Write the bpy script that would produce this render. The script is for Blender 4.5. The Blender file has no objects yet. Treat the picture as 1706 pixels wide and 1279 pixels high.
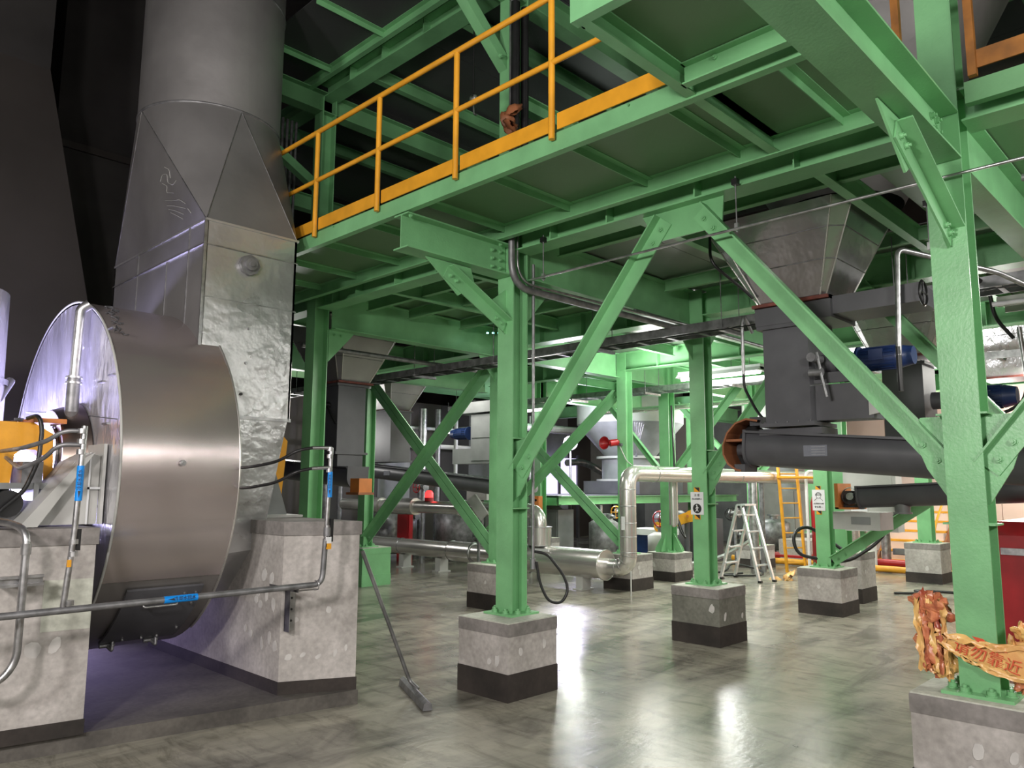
import bpy, math, random
from mathutils import Vector, Matrix
random.seed(7)
C = bpy.context.scene
COL = C.collection
PI = math.pi

# ------------------------------------------------------------------ camera
cam_d = bpy.data.cameras.new('camera')
cam = bpy.data.objects.new('camera', cam_d)
COL.objects.link(cam)
YAW, PITCH, ROLL = 0.77394529, 0.13115639, 0.00527289
F_ = Vector((math.cos(YAW)*math.cos(PITCH), math.sin(YAW)*math.cos(PITCH), math.sin(PITCH)))
R_ = F_.cross(Vector((0, 0, 1))).normalized()
U_ = R_.cross(F_)
R2 = R_*math.cos(ROLL) + U_*math.sin(ROLL)
U2 = -R_*math.sin(ROLL) + U_*math.cos(ROLL)
M = Matrix((R2, U2, -F_)).transposed().to_4x4()
M.translation = Vector((0, 0, 1.6))
cam.matrix_world = M
cam_d.sensor_width = 36.0
cam_d.lens = 1280.5/1706*36.0
cam_d.clip_start = 0.05
C.camera = cam

# ------------------------------------------------------------------ world, exposure
w = bpy.data.worlds.new('world')
C.world = w
w.use_nodes = True
w.node_tree.nodes['Background'].inputs[0].default_value = (0.55, 0.6, 0.62, 1)
w.node_tree.nodes['Background'].inputs[1].default_value = 0.035
C.view_settings.view_transform = 'Standard'
C.view_settings.look = 'None'
C.view_settings.exposure = 0.0
C.view_settings.gamma = 1.0
C.view_settings.use_curve_mapping = False

def lamp(name, loc, target, power, size, color=(1, 1, 1), size_y=None, spread=None):
    d = bpy.data.lights.new(name, 'AREA')
    d.energy = power; d.color = color; d.size = size
    d.shape = 'RECTANGLE'; d.size_y = size_y or size
    if spread: d.spread = math.radians(spread)
    o = bpy.data.objects.new(name, d)
    COL.objects.link(o)
    o.location = loc
    o.rotation_euler = (Vector(target)-Vector(loc)).to_track_quat('-Z', 'Y').to_euler()
    return o

def bulb(name, loc, power, r=0.1, color=(1, 1, 1)):
    d = bpy.data.lights.new(name, 'POINT')
    d.energy = power; d.color = color; d.shadow_soft_size = r
    o = bpy.data.objects.new(name, d); COL.objects.link(o); o.location = loc
    return o

# work lamps outside the view, and unseen fill lights added without fittings
lamp('work_light_left', (-1.6, 1.2, 3.1), (2.4, 5.6, 1.2), 145, 0.35, (1.0, 0.93, 0.90))
lamp('work_light_near', (0.6, -2.6, 3.3), (4.6, 2.5, 0.8), 110, 0.6, (1.0, 0.97, 0.93))
lamp('flood_light_violet', (0.85, 9.6, 1.5), (1.75, 6.4, 2.0), 90, 1.5, (0.60, 0.56, 1.0), size_y=1.0, spread=46)
lamp('strip_light', (5.0, -0.8, 3.45), (2.6, 4.5, 1.4), 45, 3.0, (1.0, 0.97, 0.94), size_y=0.12)
lamp('work_light_high', (-4.2, 1.6, 3.3), (3.4, 2.6, 3.6), 240, 0.6, (1.0, 0.97, 0.93))
bulb('hall_fill', (-4.0, -5.5, 4.5), 330, 0.4, (1.0, 0.95, 0.9))  # added fill behind the camera, for the walls and the rim's reflections
bulb('hall_fill', (5.0, -6.0, 4.0), 190, 0.4, (1.0, 0.95, 0.9))
for x, y, z, p in ((6.0, 6.0, 3.1, 60), (8.9, 5.2, 3.05, 70), (8.0, 9.3, 3.1, 26), (12.6, 5.4, 3.1, 65), (13.0, 9.0, 3.05, 80), (6.2, 0.2, 3.1, 50), (10.8, 1.6, 3.1, 55), (16.0, 6.0, 3.05, 75)):
    lamp('floor_fill', (x, y, z), (x, y, 0), p, 0.9, (1.0, 0.97, 0.90))  # added downward fill to brighten the floor, no fitting there
for x, y, z, p in ((9.6, 2.6, 2.7, 34), (12.6, 7.2, 2.7, 130), (13.0, 11.0, 2.7, 130), (16.2, 3.4, 2.7, 100), (17.0, 9.6, 2.9, 130), (12.2, 2.6, 2.7, 95), (8.9, 5.6, 2.6, 24)):
    bulb('hall_fill', (x, y, z), p, 0.25, (1.0, 1.0, 0.96))  # bare fill bulbs added to brighten the bays under the deck
bulb('hall_fill', (19.6, 3.0, 3.0), 420, 0.3, (1.0, 0.80, 0.68))
bulb('hall_fill', (7.6, 13.6, 2.6), 90, 0.3, (1.0, 0.98, 0.95))
lamp('floor_glow_violet', (2.3, 8.9, 0.7), (2.4, 6.2, 0.1), 6, 0.3, (0.60, 0.50, 1.0), spread=70)  # added lamp for the violet patches on the floor behind the rim
bulb('hall_fill', (7.5, 5.5, 5.2), 14, 0.3, (0.9, 1.0, 0.9))
bulb('hall_fill', (1.2, 1.5, 5.5), 24, 0.6, (0.95, 0.95, 1.0))

# ------------------------------------------------------------------ materials
def new_mat(name):
    m = bpy.data.materials.new(name); m.use_nodes = True
    nt = m.node_tree
    return m, nt, nt.nodes['Principled BSDF']

def N(nt, t, **kw):
    n = nt.nodes.new(t)
    for k, v in kw.items():
        if k.startswith('i_'):
            n.inputs[k[2:].replace('_', ' ')].default_value = v
        else: setattr(n, k, v)
    return n

def mat(name, col, rough=0.5, metal=0.0, var=0.12, scale=4.0, bump=0.0, bscale=40.0, spec=0.5, rvar=0.0, coord='Object', stretch=None, bdist=0.01, col2=None):
    m, nt, b = new_mat(name)
    tc = N(nt, 'ShaderNodeTexCoord'); src = tc.outputs[coord]
    if stretch:
        mp = N(nt, 'ShaderNodeMapping'); mp.inputs['Scale'].default_value = stretch
        nt.links.new(src, mp.inputs[0]); src = mp.outputs[0]
    n = N(nt, 'ShaderNodeTexNoise'); n.inputs['Scale'].default_value = scale; n.inputs['Detail'].default_value = 6
    nt.links.new(src, n.inputs['Vector'])
    r = N(nt, 'ShaderNodeValToRGB')
    c2 = col2 or tuple(c*(1-var*2) for c in col)
    r.color_ramp.elements[0].position = 0.35; r.color_ramp.elements[1].position = 0.68
    r.color_ramp.elements[0].color = (*c2, 1); r.color_ramp.elements[1].color = (*[min(1, c*(1+var*0.5)) for c in col], 1)
    nt.links.new(n.outputs[0], r.inputs[0]); nt.links.new(r.outputs[0], b.inputs['Base Color'])
    b.inputs['Roughness'].default_value = rough; b.inputs['Metallic'].default_value = metal
    b.inputs['Specular IOR Level'].default_value = spec
    if rvar:
        mr = N(nt, 'ShaderNodeMapRange'); mr.inputs[3].default_value = max(0.03, rough-rvar); mr.inputs[4].default_value = rough+rvar
        nt.links.new(n.outputs[0], mr.inputs[0]); nt.links.new(mr.outputs[0], b.inputs['Roughness'])
    if bump:
        n2 = N(nt, 'ShaderNodeTexNoise'); n2.inputs['Scale'].default_value = bscale; n2.inputs['Detail'].default_value = 5
        nt.links.new(src, n2.inputs['Vector'])
        bp = N(nt, 'ShaderNodeBump'); bp.inputs['Strength'].default_value = bump; bp.inputs['Distance'].default_value = bdist
        nt.links.new(n2.outputs[0], bp.inputs['Height']); nt.links.new(bp.outputs[0], b.inputs['Normal'])
    return m

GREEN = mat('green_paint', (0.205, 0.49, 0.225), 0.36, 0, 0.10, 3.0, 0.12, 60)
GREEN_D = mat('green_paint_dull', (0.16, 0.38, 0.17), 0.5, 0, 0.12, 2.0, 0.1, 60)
YEL = mat('yellow_paint', (0.78, 0.36, 0.025), 0.38, 0, 0.08, 6.0, 0.1, 80)
ORG = mat('orange_paint', (0.62, 0.21, 0.05), 0.42, 0, 0.08, 6.0)
YEL_SHADE = mat('shaded_yellow_paint', (0.34, 0.13, 0.02), 0.6, 0, 0.2, 8.0)  # same yellow paint in the dark; the shade is mixed into this colour
BROWN = mat('brown_primer', (0.33, 0.12, 0.05), 0.55, 0, 0.15, 6.0)
RED = mat('red_paint', (0.42, 0.015, 0.02), 0.35, 0, 0.1, 5.0)
BLUE = mat('blue_paint', (0.014, 0.035, 0.13), 0.4, 0, 0.15, 8.0)
BLUETAPE = mat('blue_tape', (0.0, 0.24, 0.75), 0.4, 0, 0.03, 8.0)
DGREY = mat('dark_grey_paint', (0.095, 0.095, 0.105), 0.42, 0, 0.12, 3.0, 0.05, 30)
MGREY = mat('mid_grey_paint', (0.24, 0.25, 0.25), 0.45, 0, 0.1, 3.0)
LGREY = mat('light_grey_paint', (0.48, 0.48, 0.46), 0.5, 0, 0.08, 3.0)
BLACK = mat('black_rubber', (0.012, 0.012, 0.013), 0.4, 0, 0.2, 10.0)
RUST = mat('red_gasket', (0.22, 0.06, 0.045), 0.7, 0, 0.25, 12.0)
GALV = mat('galvanised_steel', (0.52, 0.52, 0.53), 0.34, 0.9, 0.2, 14.0, 0.05, 50, rvar=0.08)
GALV_D = mat('dull_conduit', (0.27, 0.27, 0.28), 0.45, 0.6, 0.2, 12.0)
STEEL = mat('brushed_cladding', (0.62, 0.60, 0.57), 0.28, 0.8, 0.08, 2.0, 0.12, 3.0, rvar=0.07, bdist=0.03)
CLAD = mat('crumpled_cladding', (0.56, 0.56, 0.56), 0.28, 0.72, 0.12, 1.6, 0.45, 1.9, rvar=0.08, bdist=0.09)
CLAD2 = mat('duct_cladding', (0.34, 0.33, 0.33), 0.42, 0.6, 0.14, 1.2, 0.22, 1.8, rvar=0.08, bdist=0.06)
CLAD_BR = mat('bright_cladding', (0.82, 0.81, 0.84), 0.24, 0.72, 0.05, 2.0, 0.6, 3.2, rvar=0.05, stretch=(1, 1, 0.45), bdist=0.08)
PIPE = mat('pipe_cladding', (0.66, 0.64, 0.61), 0.26, 0.75, 0.08, 2.0, 0.1, 6.0, bdist=0.02)
RIM = mat('fan_rim_steel', (0.52, 0.455, 0.45), 0.24, 0.75, 0.05, 1.2, 0.06, 2.0, rvar=0.05, bdist=0.03)
ALU = mat('ladder_aluminium', (0.72, 0.74, 0.76), 0.35, 0.7, 0.05, 8.0)
WALLW = mat('pink_wall_panel', (0.78, 0.62, 0.56), 0.7, 0, 0.06, 1.0)
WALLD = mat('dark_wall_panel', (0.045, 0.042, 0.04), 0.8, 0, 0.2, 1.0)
WALLG = mat('beige_wall_panel', (0.50, 0.45, 0.41), 0.8, 0, 0.06, 0.5)
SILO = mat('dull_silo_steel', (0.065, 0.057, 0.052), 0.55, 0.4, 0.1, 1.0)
WHITE = mat('white_paper', (0.72, 0.73, 0.74), 0.5, 0, 0.04, 8.0)
PATCH = mat('pale_filler', (0.58, 0.56, 0.54), 0.85, 0, 0.1, 8.0)
INK = mat('black_ink', (0.015, 0.015, 0.015), 0.6, 0, 0.0)
PLATE = mat('name_plate', (0.22, 0.23, 0.27), 0.4, 0.3, 0.06, 20.0)
TAPE = mat('yellow_tape', (0.78, 0.50, 0.17), 0.3, 0, 0.10, 14.0, 0.3, 30, col2=(0.70, 0.36, 0.13))
TAPER = mat('red_print', (0.62, 0.08, 0.03), 0.4, 0, 0.05, 9.0)
WOODG = mat('worn_steel_handle', (0.20, 0.20, 0.20), 0.4, 0.6, 0.2, 9.0)

def emis(name, col, s):
    m, nt, b = new_mat(name)
    b.inputs['Base Color'].default_value = (*col, 1)
    b.inputs['Emission Color'].default_value = (*col, 1); b.inputs['Emission Strength'].default_value = s
    return m
TUBE = emis('lamp_tube', (1.0, 0.98, 0.95), 14)
SPOT = emis('lamp_lens', (0.90, 0.86, 1.0), 45)
REDL = emis('red_signal_lens', (1.0, 0.03, 0.03), 3)
LED = emis('blue_green_pilot_light', (0.3, 1.0, 0.95), 8)
LITW = emis('lit_window', (0.72, 0.66, 1.0), 1.3)

def concrete(name, base, dark, patches=0.5):
    m, nt, b = new_mat(name)
    tc = N(nt, 'ShaderNodeTexCoord')
    n = N(nt, 'ShaderNodeTexNoise'); n.inputs['Scale'].default_value = 2.6; n.inputs['Detail'].default_value = 8; n.inputs['Roughness'].default_value = 0.62
    nt.links.new(tc.outputs['Object'], n.inputs['Vector'])
    r = N(nt, 'ShaderNodeValToRGB')
    r.color_ramp.elements[0].position = 0.33; r.color_ramp.elements[1].position = 0.62
    r.color_ramp.elements[0].color = (*dark, 1); r.color_ramp.elements[1].color = (*base, 1)
    nt.links.new(n.outputs[0], r.inputs[0])
    v = N(nt, 'ShaderNodeTexNoise'); v.inputs['Scale'].default_value = 30; v.inputs['Detail'].default_value = 4
    nt.links.new(tc.outputs['Object'], v.inputs['Vector'])
    mx = N(nt, 'ShaderNodeMix'); mx.data_type = 'RGBA'; mx.blend_type = 'OVERLAY'; mx.inputs[0].default_value = 0.35
    nt.links.new(r.outputs[0], mx.inputs[6]); nt.links.new(v.outputs[0], mx.inputs[7])
    nt.links.new(mx.outputs[2], b.inputs['Base Color'])
    b.inputs['Roughness'].default_value = 0.8
    bp = N(nt, 'ShaderNodeBump'); bp.inputs['Strength'].default_value = 0.35; bp.inputs['Distance'].default_value = 0.01
    nt.links.new(n.outputs[0], bp.inputs['Height']); nt.links.new(bp.outputs[0], b.inputs['Normal'])
    return m
CONC = concrete('cast_concrete', (0.47, 0.44, 0.42), (0.31, 0.29, 0.27))
CONC_T = concrete('grout_cap', (0.26, 0.24, 0.23), (0.15, 0.14, 0.13))
CONC_B = concrete('bitumen_coated_base', (0.038, 0.030, 0.026), (0.016, 0.013, 0.011))
CONC_DK = concrete('stained_shaded_concrete', (0.20, 0.20, 0.17), (0.12, 0.12, 0.10))  # stained pier standing in shadow; its shade is part of this colour
CONC_TOP = concrete('pale_screed', (0.52, 0.53, 0.46), (0.42, 0.43, 0.37))

def floor_mat():
    m, nt, b = new_mat('wet_concrete_floor')
    tc = N(nt, 'ShaderNodeTexCoord')
    mp = N(nt, 'ShaderNodeMapping'); mp.inputs['Rotation'].default_value = (0, 0, math.radians(-40)); mp.inputs['Scale'].default_value = (0.7, 1.9, 1)
    nt.links.new(tc.outputs['Object'], mp.inputs[0])
    n = N(nt, 'ShaderNodeTexNoise'); n.inputs['Scale'].default_value = 1.3; n.inputs['Detail'].default_value = 9; n.inputs['Roughness'].default_value = 0.6; n.inputs['Distortion'].default_value = 0.8
    nt.links.new(mp.outputs[0], n.inputs['Vector'])
    r = N(nt, 'ShaderNodeValToRGB'); e = r.color_ramp.elements
    e[0].position = 0.3; e[0].color = (0.10, 0.094, 0.08, 1); e[1].position = 0.62; e[1].color = (0.34, 0.32, 0.265, 1)
    e2 = r.color_ramp.elements.new(0.47); e2.color = (0.245, 0.232, 0.195, 1)
    nt.links.new(n.outputs[0], r.inputs[0])
    n3 = N(nt, 'ShaderNodeTexNoise'); n3.inputs['Scale'].default_value = 0.35; n3.inputs['Detail'].default_value = 3
    nt.links.new(tc.outputs['Object'], n3.inputs['Vector'])
    mx = N(nt, 'ShaderNodeMix'); mx.data_type = 'RGBA'; mx.blend_type = 'MULTIPLY'
    mr0 = N(nt, 'ShaderNodeMapRange'); mr0.inputs[1].default_value = 0.35; mr0.inputs[2].default_value = 0.7
    nt.links.new(n3.outputs[0], mr0.inputs[0]); nt.links.new(mr0.outputs[0], mx.inputs[0])
    mx.inputs[7].default_value = (0.80, 0.80, 0.79, 1)
    nt.links.new(r.outputs[0], mx.inputs[6])
    mp5 = N(nt, 'ShaderNodeMapping'); mp5.inputs['Rotation'].default_value = (0, 0, math.radians(44)); mp5.inputs['Scale'].default_value = (3.4, 1.1, 1)
    nt.links.new(tc.outputs['Object'], mp5.inputs[0])
    n5 = N(nt, 'ShaderNodeTexNoise'); n5.inputs['Scale'].default_value = 2.2; n5.inputs['Detail'].default_value = 7; n5.inputs['Roughness'].default_value = 0.7; n5.inputs['Distortion'].default_value = 0.6
    nt.links.new(mp5.outputs[0], n5.inputs['Vector'])
    r5 = N(nt, 'ShaderNodeValToRGB'); r5.color_ramp.elements[0].position = 0.36; r5.color_ramp.elements[0].color = (0.62, 0.61, 0.58, 1); r5.color_ramp.elements[1].position = 0.52; r5.color_ramp.elements[1].color = (1.12, 1.12, 1.10, 1)
    nt.links.new(n5.outputs[0], r5.inputs[0])
    mx5 = N(nt, 'ShaderNodeMix'); mx5.data_type = 'RGBA'; mx5.blend_type = 'MULTIPLY'; mx5.inputs[0].default_value = 0.85
    nt.links.new(mx.outputs[2], mx5.inputs[6]); nt.links.new(r5.outputs[0], mx5.inputs[7])
    nt.links.new(mx5.outputs[2], b.inputs['Base Color'])
    mr = N(nt, 'ShaderNodeMapRange'); mr.inputs[1].default_value = 0.25; mr.inputs[2].default_value = 0.8; mr.inputs[3].default_value = 0.34; mr.inputs[4].default_value = 0.08
    nt.links.new(n3.outputs[0], mr.inputs[0]); nt.links.new(mr.outputs[0], b.inputs['Roughness'])
    n2 = N(nt, 'ShaderNodeTexNoise'); n2.inputs['Scale'].default_value = 14; n2.inputs['Detail'].default_value = 5
    nt.links.new(mp.outputs[0], n2.inputs['Vector'])
    bp = N(nt, 'ShaderNodeBump'); bp.inputs['Strength'].default_value = 0.22; bp.inputs['Distance'].default_value = 0.008
    nt.links.new(n2.outputs[0], bp.inputs['Height'])
    n4 = N(nt, 'ShaderNodeTexNoise'); n4.inputs['Scale'].default_value = 55; n4.inputs['Detail'].default_value = 3
    nt.links.new(tc.outputs['Object'], n4.inputs['Vector'])
    bp2 = N(nt, 'ShaderNodeBump'); bp2.inputs['Strength'].default_value = 0.10; bp2.inputs['Distance'].default_value = 0.004
    nt.links.new(n4.outputs[0], bp2.inputs['Height']); nt.links.new(bp.outputs[0], bp2.inputs['Normal'])
    nt.links.new(bp2.outputs[0], b.inputs['Normal'])
    return m
FLOOR = floor_mat()

def checker_mat(name, col, metal=0.0, rough=0.42):
    # raised tear plate: short bars in two directions, as fine relief
    m, nt, b = new_mat(name)
    tc = N(nt, 'ShaderNodeTexCoord')
    outs = []
    for rot, off in ((45, 0.0), (-45, 0.5)):
        mp = N(nt, 'ShaderNodeMapping'); mp.inputs['Rotation'].default_value = (0, 0, math.radians(rot)); mp.inputs['Scale'].default_value = (22, 22, 22); mp.inputs['Location'].default_value = (off, off, 0)
        nt.links.new(tc.outputs['Object'], mp.inputs[0])
        br = N(nt, 'ShaderNodeTexVoronoi'); br.distance = 'CHEBYCHEV'; br.inputs['Scale'].default_value = 1.0; br.inputs['Randomness'].default_value = 0.0
        mp2 = N(nt, 'ShaderNodeMapping'); mp2.inputs['Scale'].default_value = (0.5, 1.0, 0.0)
        nt.links.new(mp.outputs[0], mp2.inputs[0]); nt.links.new(mp2.outputs[0], br.inputs['Vector'])
        sx = N(nt, 'ShaderNodeSeparateXYZ'); nt.links.new(mp2.outputs[0], sx.inputs[0])
        fr = N(nt, 'ShaderNodeMath', operation='FRACT'); nt.links.new(sx.outputs[1], fr.inputs[0])
        s2 = N(nt, 'ShaderNodeMath', operation='SUBTRACT'); s2.inputs[1].default_value = 0.5; nt.links.new(fr.outputs[0], s2.inputs[0])
        ab = N(nt, 'ShaderNodeMath', operation='ABSOLUTE'); nt.links.new(s2.outputs[0], ab.inputs[0])
        lt = N(nt, 'ShaderNodeMath', operation='LESS_THAN'); lt.inputs[1].default_value = 0.13; nt.links.new(ab.outputs[0], lt.inputs[0])
        frx = N(nt, 'ShaderNodeMath', operation='FRACT'); nt.links.new(sx.outputs[0], frx.inputs[0])
        ltx = N(nt, 'ShaderNodeMath', operation='LESS_THAN'); ltx.inputs[1].default_value = 0.5; nt.links.new(frx.outputs[0], ltx.inputs[0])
        mu = N(nt, 'ShaderNodeMath', operation='MULTIPLY'); nt.links.new(lt.outputs[0], mu.inputs[0]); nt.links.new(ltx.outputs[0], mu.inputs[1])
        nt.nodes.remove(br)
        outs.append(mu)
    mx = N(nt, 'ShaderNodeMath', operation='MAXIMUM'); nt.links.new(outs[0].outputs[0], mx.inputs[0]); nt.links.new(outs[1].outputs[0], mx.inputs[1])
    bp = N(nt, 'ShaderNodeBump'); bp.inputs['Strength'].default_value = 0.35; bp.inputs['Distance'].default_value = 0.004
    nt.links.new(mx.outputs[0], bp.inputs['Height']); nt.links.new(bp.outputs[0], b.inputs['Normal'])
    n = N(nt, 'ShaderNodeTexNoise'); n.inputs['Scale'].default_value = 1.5; nt.links.new(tc.outputs['Object'], n.inputs['Vector'])
    r = N(nt, 'ShaderNodeValToRGB'); r.color_ramp.elements[0].color = (*[c*0.8 for c in col], 1); r.color_ramp.elements[1].color = (*col, 1)
    nt.links.new(n.outputs[0], r.inputs[0]); nt.links.new(r.outputs[0], b.inputs['Base Color'])
    b.inputs['Roughness'].default_value = rough; b.inputs['Metallic'].default_value = metal
    return m
CHK = checker_mat('green_tear_plate', (0.125, 0.24, 0.115))
CHK_S = checker_mat('bare_tear_plate', (0.35, 0.35, 0.34), 0.8, 0.4)
CHK_D = checker_mat('dark_tear_plate', (0.10, 0.10, 0.105), 0.4, 0.5)

# ------------------------------------------------------------------ mesh building
class MB:
    def __init__(s): s.v = []; s.f = []; s.sm = []
    def add(s, vs, fs, smooth=False):
        o = len(s.v); s.v += [Vector(v) for v in vs]
        for f in fs: s.f.append([i+o for i in f]); s.sm.append(smooth)
        return s
    def bx(s, x0, x1, y0, y1, z0, z1):
        x0, x1 = min(x0, x1), max(x0, x1); y0, y1 = min(y0, y1), max(y0, y1); z0, z1 = min(z0, z1), max(z0, z1)
        return s.add([(x, y, z) for z in (z0, z1) for x, y in ((x0, y0), (x1, y0), (x1, y1), (x0, y1))],
                     [(3, 2, 1, 0), (4, 5, 6, 7), (0, 1, 5, 4), (1, 2, 6, 5), (2, 3, 7, 6), (3, 0, 4, 7)])
    def hexa(s, b, t):   # bottom ring, top ring (any n)
        n = len(b)
        return s.add(list(b)+list(t), [tuple(range(n-1, -1, -1)), tuple(range(n, 2*n))]+[(i, (i+1) % n, n+(i+1) % n, n+i) for i in range(n)])
    def prof(s, p0, p1, pr, up=(0, 0, 1), smooth=False):
        p0, p1 = Vector(p0), Vector(p1); d = (p1-p0).normalized(); up = Vector(up)
        x = d.cross(up).normalized(); y = x.cross(d)
        ring = lambda p: [p+x*a+y*b for a, b in pr]
        n = len(pr)
        s.add(ring(p0)+ring(p1), [(i, (i+1) % n, n+(i+1) % n, n+i) for i in range(n)], smooth)
        s.add(ring(p0), [tuple(range(n-1, -1, -1))]); s.add(ring(p1), [tuple(range(n))])
        return s
    def cyl(s, p0, p1, r, n=16, r2=None, caps=True):
        p0, p1 = Vector(p0), Vector(p1); d = (p1-p0).normalized()
        a = Vector((0, 0, 1)) if abs(d.z) < 0.9 else Vector((1, 0, 0))
        x = d.cross(a).normalized(); y = d.cross(x); r2 = r if r2 is None else r2
        ring = lambda p, q: [p+x*(q*math.cos(2*PI*i/n))+y*(q*math.sin(2*PI*i/n)) for i in range(n)]
        A, B = ring(p0, r), ring(p1, r2)
        s.add(A+B, [(i, (i+1) % n, n+(i+1) % n, n+i) for i in range(n)], True)
        if caps:
            if r > 1e-4: s.add(A, [tuple(range(n-1, -1, -1))])
            if r2 > 1e-4: s.add(B, [tuple(range(n))])
        return s
    def tube(s, pts, r, n=10, fil=0.0, seg=6, caps=True):
        P = [Vector(p) for p in pts]
        if fil > 0 and len(P) > 2:
            Q = [P[0]]
            for i in range(1, len(P)-1):
                a, b, c = P[i-1], P[i], P[i+1]
                la, lc = (a-b).length, (c-b).length
                t = min(fil, la*0.49, lc*0.49)
                s0 = b+(a-b).normalized()*t; s1 = b+(c-b).normalized()*t
                for k in range(seg+1):
                    u = k/seg; Q.append(s0*(1-u)**2+b*2*u*(1-u)+s1*u*u)
            Q.append(P[-1]); P = Q
        d = (P[1]-P[0]).normalized()
        a = Vector((0, 0, 1)) if abs(d.z) < 0.9 else Vector((1, 0, 0))
        x = d.cross(a).normalized(); rings = []
        for i, p in enumerate(P):
            if i == 0: t = (P[1]-P[0])
            elif i == len(P)-1: t = (P[-1]-P[-2])
            else: t = (P[i+1]-P[i]).normalized()+(P[i]-P[i-1]).normalized()
            t.normalize(); x = (x-t*x.dot(t)).normalized(); y = t.cross(x)
            rings.append([p+x*(r*math.cos(2*PI*j/n))+y*(r*math.sin(2*PI*j/n)) for j in range(n)])
        vs = [v for rg in rings for v in rg]
        fs = [(i*n+j, i*n+(j+1) % n, (i+1)*n+(j+1) % n, (i+1)*n+j) for i in range(len(P)-1) for j in range(n)]
        s.add(vs, fs, True)
        if caps: s.add(rings[0], [tuple(range(n-1, -1, -1))]); s.add(rings[-1], [tuple(range(n))])
        return s
    def lathe(s, c, prof, n=24, axis='z'):
        c = Vector(c); rings = []
        for r, h in prof:
            rg = []
            for i in range(n):
                a = 2*PI*i/n; u, v_ = r*math.cos(a), r*math.sin(a)
                rg.append(c+Vector({'z': (u, v_, h), 'x': (h, u, v_), 'y': (v_, h, u)}[axis]))
            rings.append(rg)
        vs = [v for rg in rings for v in rg]
        s.add(vs, [(i*n+j, i*n+(j+1) % n, (i+1)*n+(j+1) % n, (i+1)*n+j) for i in range(len(prof)-1) for j in range(n)], True)
        return s
    def build(s, name, m, parent=None, **props):
        me = bpy.data.meshes.new(name)
        off = Vector((0, 0, 0)); p = parent
        while p: off += p.location; p = p.parent
        me.from_pydata([v-off for v in s.v], [], s.f)
        for p_, sm in zip(me.polygons, s.sm): p_.use_smooth = sm
        me.update()
        import bmesh
        bm = bmesh.new(); bm.from_mesh(me); bmesh.ops.recalc_face_normals(bm, faces=bm.faces); bm.to_mesh(me); bm.free()
        me.materials.append(m)
        o = bpy.data.objects.new(name, me); COL.objects.link(o)
        if parent: o.parent = parent
        for k, v_ in props.items(): o[k] = v_
        return o

def Hprof(w, h, tf=0.012, tw=0.01):   # w = flange width (local x), h = depth (local y)
    a, b, c = w/2, h/2, tw/2
    return [(-a, -b), (a, -b), (a, -b+tf), (c, -b+tf), (c, b-tf), (a, b-tf), (a, b), (-a, b), (-a, b-tf), (-c, b-tf), (-c, -b+tf), (-a, -b+tf)]
def Cprof(w, h, t=0.01, side=1):
    s = side
    p = [(0, -h/2), (s*w, -h/2), (s*w, -h/2+t), (s*t, -h/2+t), (s*t, h/2-t), (s*w, h/2-t), (s*w, h/2), (0, h/2)]
    return p
def Lprof(a, b, t=0.01, sx=1, sy=1):   # legs along local x and y from the corner
    return [(0, 0), (sx*a, 0), (sx*a, sy*t), (sx*t, sy*t), (sx*t, sy*b), (0, sy*b)]

def thing(name, label, cat, loc=(0, 0, 0), group=None):
    o = bpy.data.objects.new(name, None); COL.objects.link(o); o.empty_display_size = 0.1
    o.location = loc; o['label'] = label; o['category'] = cat
    if group: o['group'] = group
    return o
def tag(o, label, cat, group=None):
    o['label'] = label; o['category'] = cat
    if group: o['group'] = group
    return o
def struct(o): o['kind'] = 'structure'; return o
def kids(o, cache={}):
    return [c for c in o.children]
def dup(root, loc, label, group=None):
    r = root.copy(); COL.objects.link(r); r.location = loc; r['label'] = label
    if group: r['group'] = group
    for ch in root.children:
        c = ch.copy(); COL.objects.link(c); c.parent = r
        for g in ch.children:
            d = g.copy(); COL.objects.link(d); d.parent = c
    return r

BOLTM = {}
def bolt(parent, pos, nrm, r=0.016, m=None, name='bolt'):
    m = m or GREEN; key = (round(r, 4), m.name)
    if key not in BOLTM:
        b = MB(); b.cyl((0, 0, 0), (0, 0, 0.25*r), r*1.25, 14); b.cyl((0, 0, 0.25*r), (0, 0, 1.1*r), r, 6); b.cyl((0, 0, 1.1*r), (0, 0, 1.7*r), r*0.5, 8)
        t = b.build('bolt', m); BOLTM[key] = t.data; bpy.data.objects.remove(t)
    o = bpy.data.objects.new(name, BOLTM[key]); COL.objects.link(o); o.parent = parent
    off = Vector((0, 0, 0)); p = parent
    while p: off += p.location; p = p.parent
    o.location = Vector(pos)-off
    o.rotation_euler = Vector(nrm).to_track_quat('Z', 'Y').to_euler()
    return o
def text(parent, s, pos, right, up, size, m, name='lettering', depth=0.0008, align='CENTER'):
    cu = bpy.data.curves.new(name, 'FONT'); cu.body = s; cu.size = size; cu.align_x = align; cu.align_y = 'CENTER'; cu.extrude = depth
    t = bpy.data.objects.new(name, cu); COL.objects.link(t)
    bpy.context.view_layer.update()
    me = bpy.data.meshes.new_from_object(t.evaluated_get(bpy.context.evaluated_depsgraph_get()))
    bpy.data.objects.remove(t); me.materials.clear(); me.materials.append(m)
    o = bpy.data.objects.new(name, me); COL.objects.link(o); o.parent = parent
    r = Vector(right).normalized(); u = Vector(up); u = (u-r*u.dot(r)).normalized(); n = r.cross(u)
    Mx = Matrix((r, u, n)).transposed()
    off = Vector((0, 0, 0)); p = parent
    while p: off += p.location; p = p.parent
    o.location = Vector(pos)-off; o.rotation_euler = Mx.to_euler()
    return o

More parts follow.
